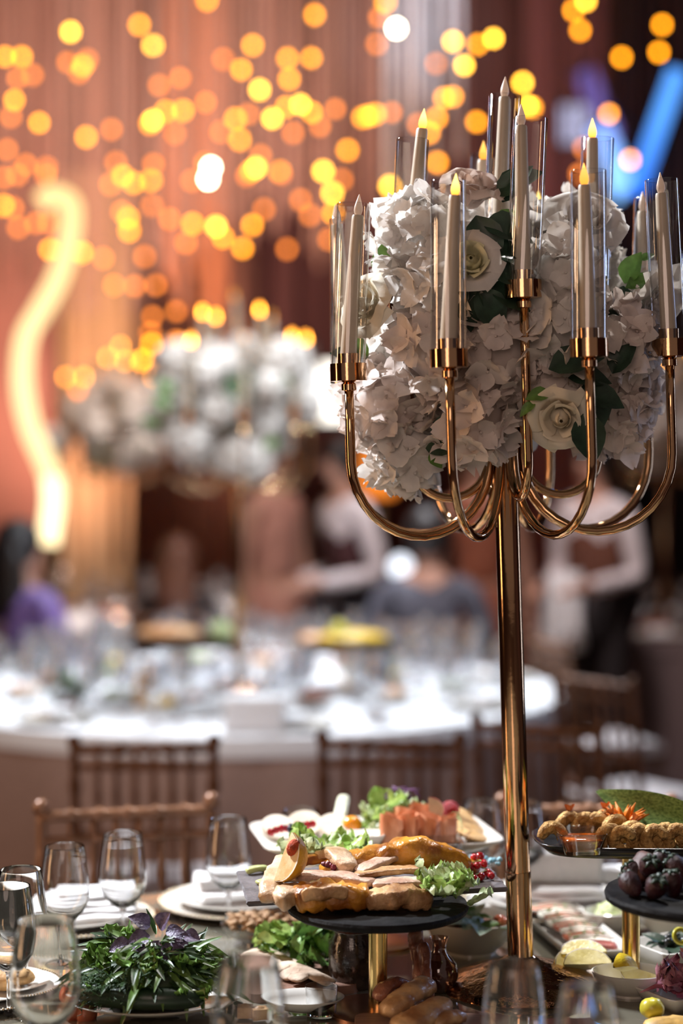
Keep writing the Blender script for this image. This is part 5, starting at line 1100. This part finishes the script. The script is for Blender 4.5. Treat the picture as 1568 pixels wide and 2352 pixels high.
def person(label, loc, rz, pose, hair, top, bottom, sit=False, vest=None, skirt=None, sleeves=True, long_hair=False, lean=0.0, head_turn=0.0, face=True):
    t = thing('person', label, 'person', loc, rz); pz = .47 if sit else .95; N = {}; f = V((0,-1,0))
    def L(z, y=0): return V((0, y-lean*(z-0), pz+z))
    N['pelvis'] = (L(0), (.15,.115)); N['waist'] = (L(.16), (.125,.095)); N['chest'] = (L(.36), (.155,.11)); N['collar'] = (L(.49), (.10,.07)); N['neck'] = (L(.56), .052)
    hd = L(.68, -.02); N['jaw'] = (L(.62,-.022), (.058,.066)); N['head'] = (hd, (.072,.086)); N['crown'] = (L(.76,-.01), (.055,.062))
    E = [('pelvis','waist'),('waist','chest'),('chest','collar'),('collar','neck'),('neck','jaw'),('jaw','head'),('head','crown')]
    N['nose'] = (hd+V((0,-.095,-.015)), .011); E.append(('head','nose'))
    for s_, sd in ((-1,'l'), (1,'r')):
        sh, el, wr = pose[sd]; sh_ = L(.45)+V((s_*.175,0,0)); 
        N['sh'+sd] = (sh_, .058); N['el'+sd] = (V(el)+V((0,0,0)), .043); N['wr'+sd] = (V(wr), .028)
        d = (V(wr)-V(el)).normalized(); hnd = V(wr)+d*.075; N['hand'+sd] = (hnd, (.036,.018))
        E += [('collar','sh'+sd),('sh'+sd,'el'+sd),('el'+sd,'wr'+sd),('wr'+sd,'hand'+sd)]
        side = d.cross(V((0,0,1))).normalized()
        for k in range(4):
            a = hnd+d*.03+side*(.024-.016*k); b = a+d*(.035+.006*(k in (1,2)))+V((0,0,-.006)); c = b+d*.02+V((0,0,-.014))
            N['fa%d%s' % (k, sd)] = (b, .0082); N['fb%d%s' % (k, sd)] = (c, .007); E += [('hand'+sd,'fa%d%s' % (k, sd)),('fa%d%s' % (k, sd),'fb%d%s' % (k, sd))]
        N['th'+sd] = (V(wr)+d*.05+side*.045+V((0,0,-.005)), .0095); E.append(('hand'+sd,'th'+sd))
        hp_ = L(-.03)+V((s_*.09,0,0))
        if sit: kn = V((s_*.12,-.42,.46)); an = V((s_*.12,-.40,.09)); 
        else: kn = V((s_*.10,-.02,.49)); an = V((s_*.11,.02,.09))
        N['hip'+sd] = (hp_, .088); N['kn'+sd] = (kn, .058); N['an'+sd] = (an, .040); N['toe'+sd] = (an+V((0,-.14,-.05)), .036)
        E += [('pelvis','hip'+sd),('hip'+sd,'kn'+sd),('kn'+sd,'an'+sd),('an'+sd,'toe'+sd)]
    skin_obj('body', N, E, M['skin'], t)
    def cloth(name, keys, grow, m, extra=None):
        n = {k: (N[k][0], tuple(x*grow+.006 for x in N[k][1]) if isinstance(N[k][1], tuple) else N[k][1]*grow+.006) for k in keys}
        e = [(a, b) for a, b in E if a in n and b in n]; skin_obj(name, n, e, m, t)
    arms = [a+s for s in 'lr' for a in (('sh','el','wr') if sleeves else ('sh',))]
    cloth('shirt' if bottom else 'dress_top', ['pelvis','waist','chest','collar']+arms, 1.07, M[top])
    if vest: cloth('vest', ['pelvis','waist','chest','collar'], 1.16, M[vest])
    if bottom: cloth('trousers', ['pelvis']+[a+s for s in 'lr' for a in ('hip','kn','an')], 1.10, M[bottom])
    else:
        if sit: cloth('skirt', ['pelvis']+[a+s for s in 'lr' for a in ('hip','kn')], 1.25, M[skirt or top])
        else: MB().lathe([(.17,pz+.05),(.21,pz-.1),(.25,.5),(.29,.14),(.28,.14),(.2,pz-.1),(.16,pz+.05)], 24).build('skirt', M[skirt or top], t)
    for s_ in (-1,1): MB().ball(N['an'+('l' if s_ < 0 else 'r')][0]+V((0,-.06,-.055)), (.048,.13,.038), 12, 8).build('shoe', M['trousers'], t)
    hb_ = MB(); hb_.ball(hd+V((0,.022,.030)), (.093,.102,.108), 16, 12, lambda d: 1-.22*max(0, -d.y)*max(0, -d.z+.35))
    if long_hair: hb_.ball(hd+V((0,.085,-.14)), (.105,.055,.22), 14, 10)
    hb_.build('hair', M[hair], t)
    for s_ in (-1,1): MB().ball(hd+V((s_*.03,-.082,.012)), (.011,.008,.007), 8, 6).build('eye', M['eye'], t)
    MB().ball(hd+V((0,-.083,-.052)), (.022,.008,.007), 8, 6).build('mouth', M['rust'], t)
    return t
def arm(sx, el, wr): return (None, el, wr)
down = {'l': arm(-1,(-.24,.02,1.12),(-.25,-.06,.88)), 'r': arm(1,(.24,.02,1.12),(.25,-.06,.88))}
fwd = {'l': arm(-1,(-.22,.03,1.10),(-.14,-.24,1.05)), 'r': arm(1,(.22,.03,1.10),(.12,-.26,1.06))}
laps = {'l': arm(-1,(-.25,-.02,.68),(-.14,-.26,.72)), 'r': arm(1,(.25,-.02,.68),(.14,-.26,.72))}
person('waiter in a white shirt and dark vest bending toward the far table', V((.06, 9.0, 0)), math.radians(-62), fwd, 'hair', 'shirt', 'trousers', vest='vest', lean=.10)
w2 = person('waiter in a white shirt and brown vest with a white cloth over his arm', V((1.22, 8.8, 0)), math.radians(-40), fwd, 'hair', 'shirt', 'trousers', vest='vest_brown', lean=.02)
wl = MB().grid(lambda u, v: V((-.10+.20*u, 0, 1.09)) + V((0, -.02+.05*math.sin(PI*(v-.5))+.012*math.sin(u*14), (.03*math.cos(PI*(v-.5)) if .35 < v < .65 else -.36*abs(v-.5)*2+.02))), 14, 16)
cl_ = wl.build('service_cloth', M['cloth_white'], None, V((1.04, 8.68, 0)), (0,0,.5)); tag(cl_, 'white service cloth hanging over the arm of the second waiter', 'cloth')
person('seated guest in a slate grey suit seen from behind, right of the waiter', V((.40, 8.45, 0)), PI*.95, {k: (None, e, w) for k, (_, e, w) in laps.items()}, 'hair', 'suit', 'trousers', sit=True).scale = (1.14, 1.14, 1.12)
person('standing guest in a rust coloured dress behind the gold pole', V((.72, 9.5, 0)), math.radians(15), down, 'hair_brown', 'rust', None, sleeves=False, long_hair=True)
person('standing woman in a blush dress left of the waiter', V((-.36, 9.7, 0)), math.radians(50), down, 'hair_brown', 'blush_dress', None, sleeves=False)
person('seated woman in a purple dress at the left end of the far table', V((-1.47, 8.32, 0)), math.radians(140), laps, 'hair', 'purple', None, sit=True, sleeves=True, long_hair=True).scale = (1.15, 1.15, 1.08)
person('seated guest with long brown hair and a black top behind the far table', V((-.80, 8.95, 0)), math.radians(172), laps, 'hair_brown', 'black_top', 'trousers', sit=True, long_hair=True)
make_chair('chair under the guest in the slate grey suit', (.40, 8.49, 0), PI*.95, gF)
make_chair('chair under the guest in the black top', (-.80, 8.97, 0), math.radians(172), gF)
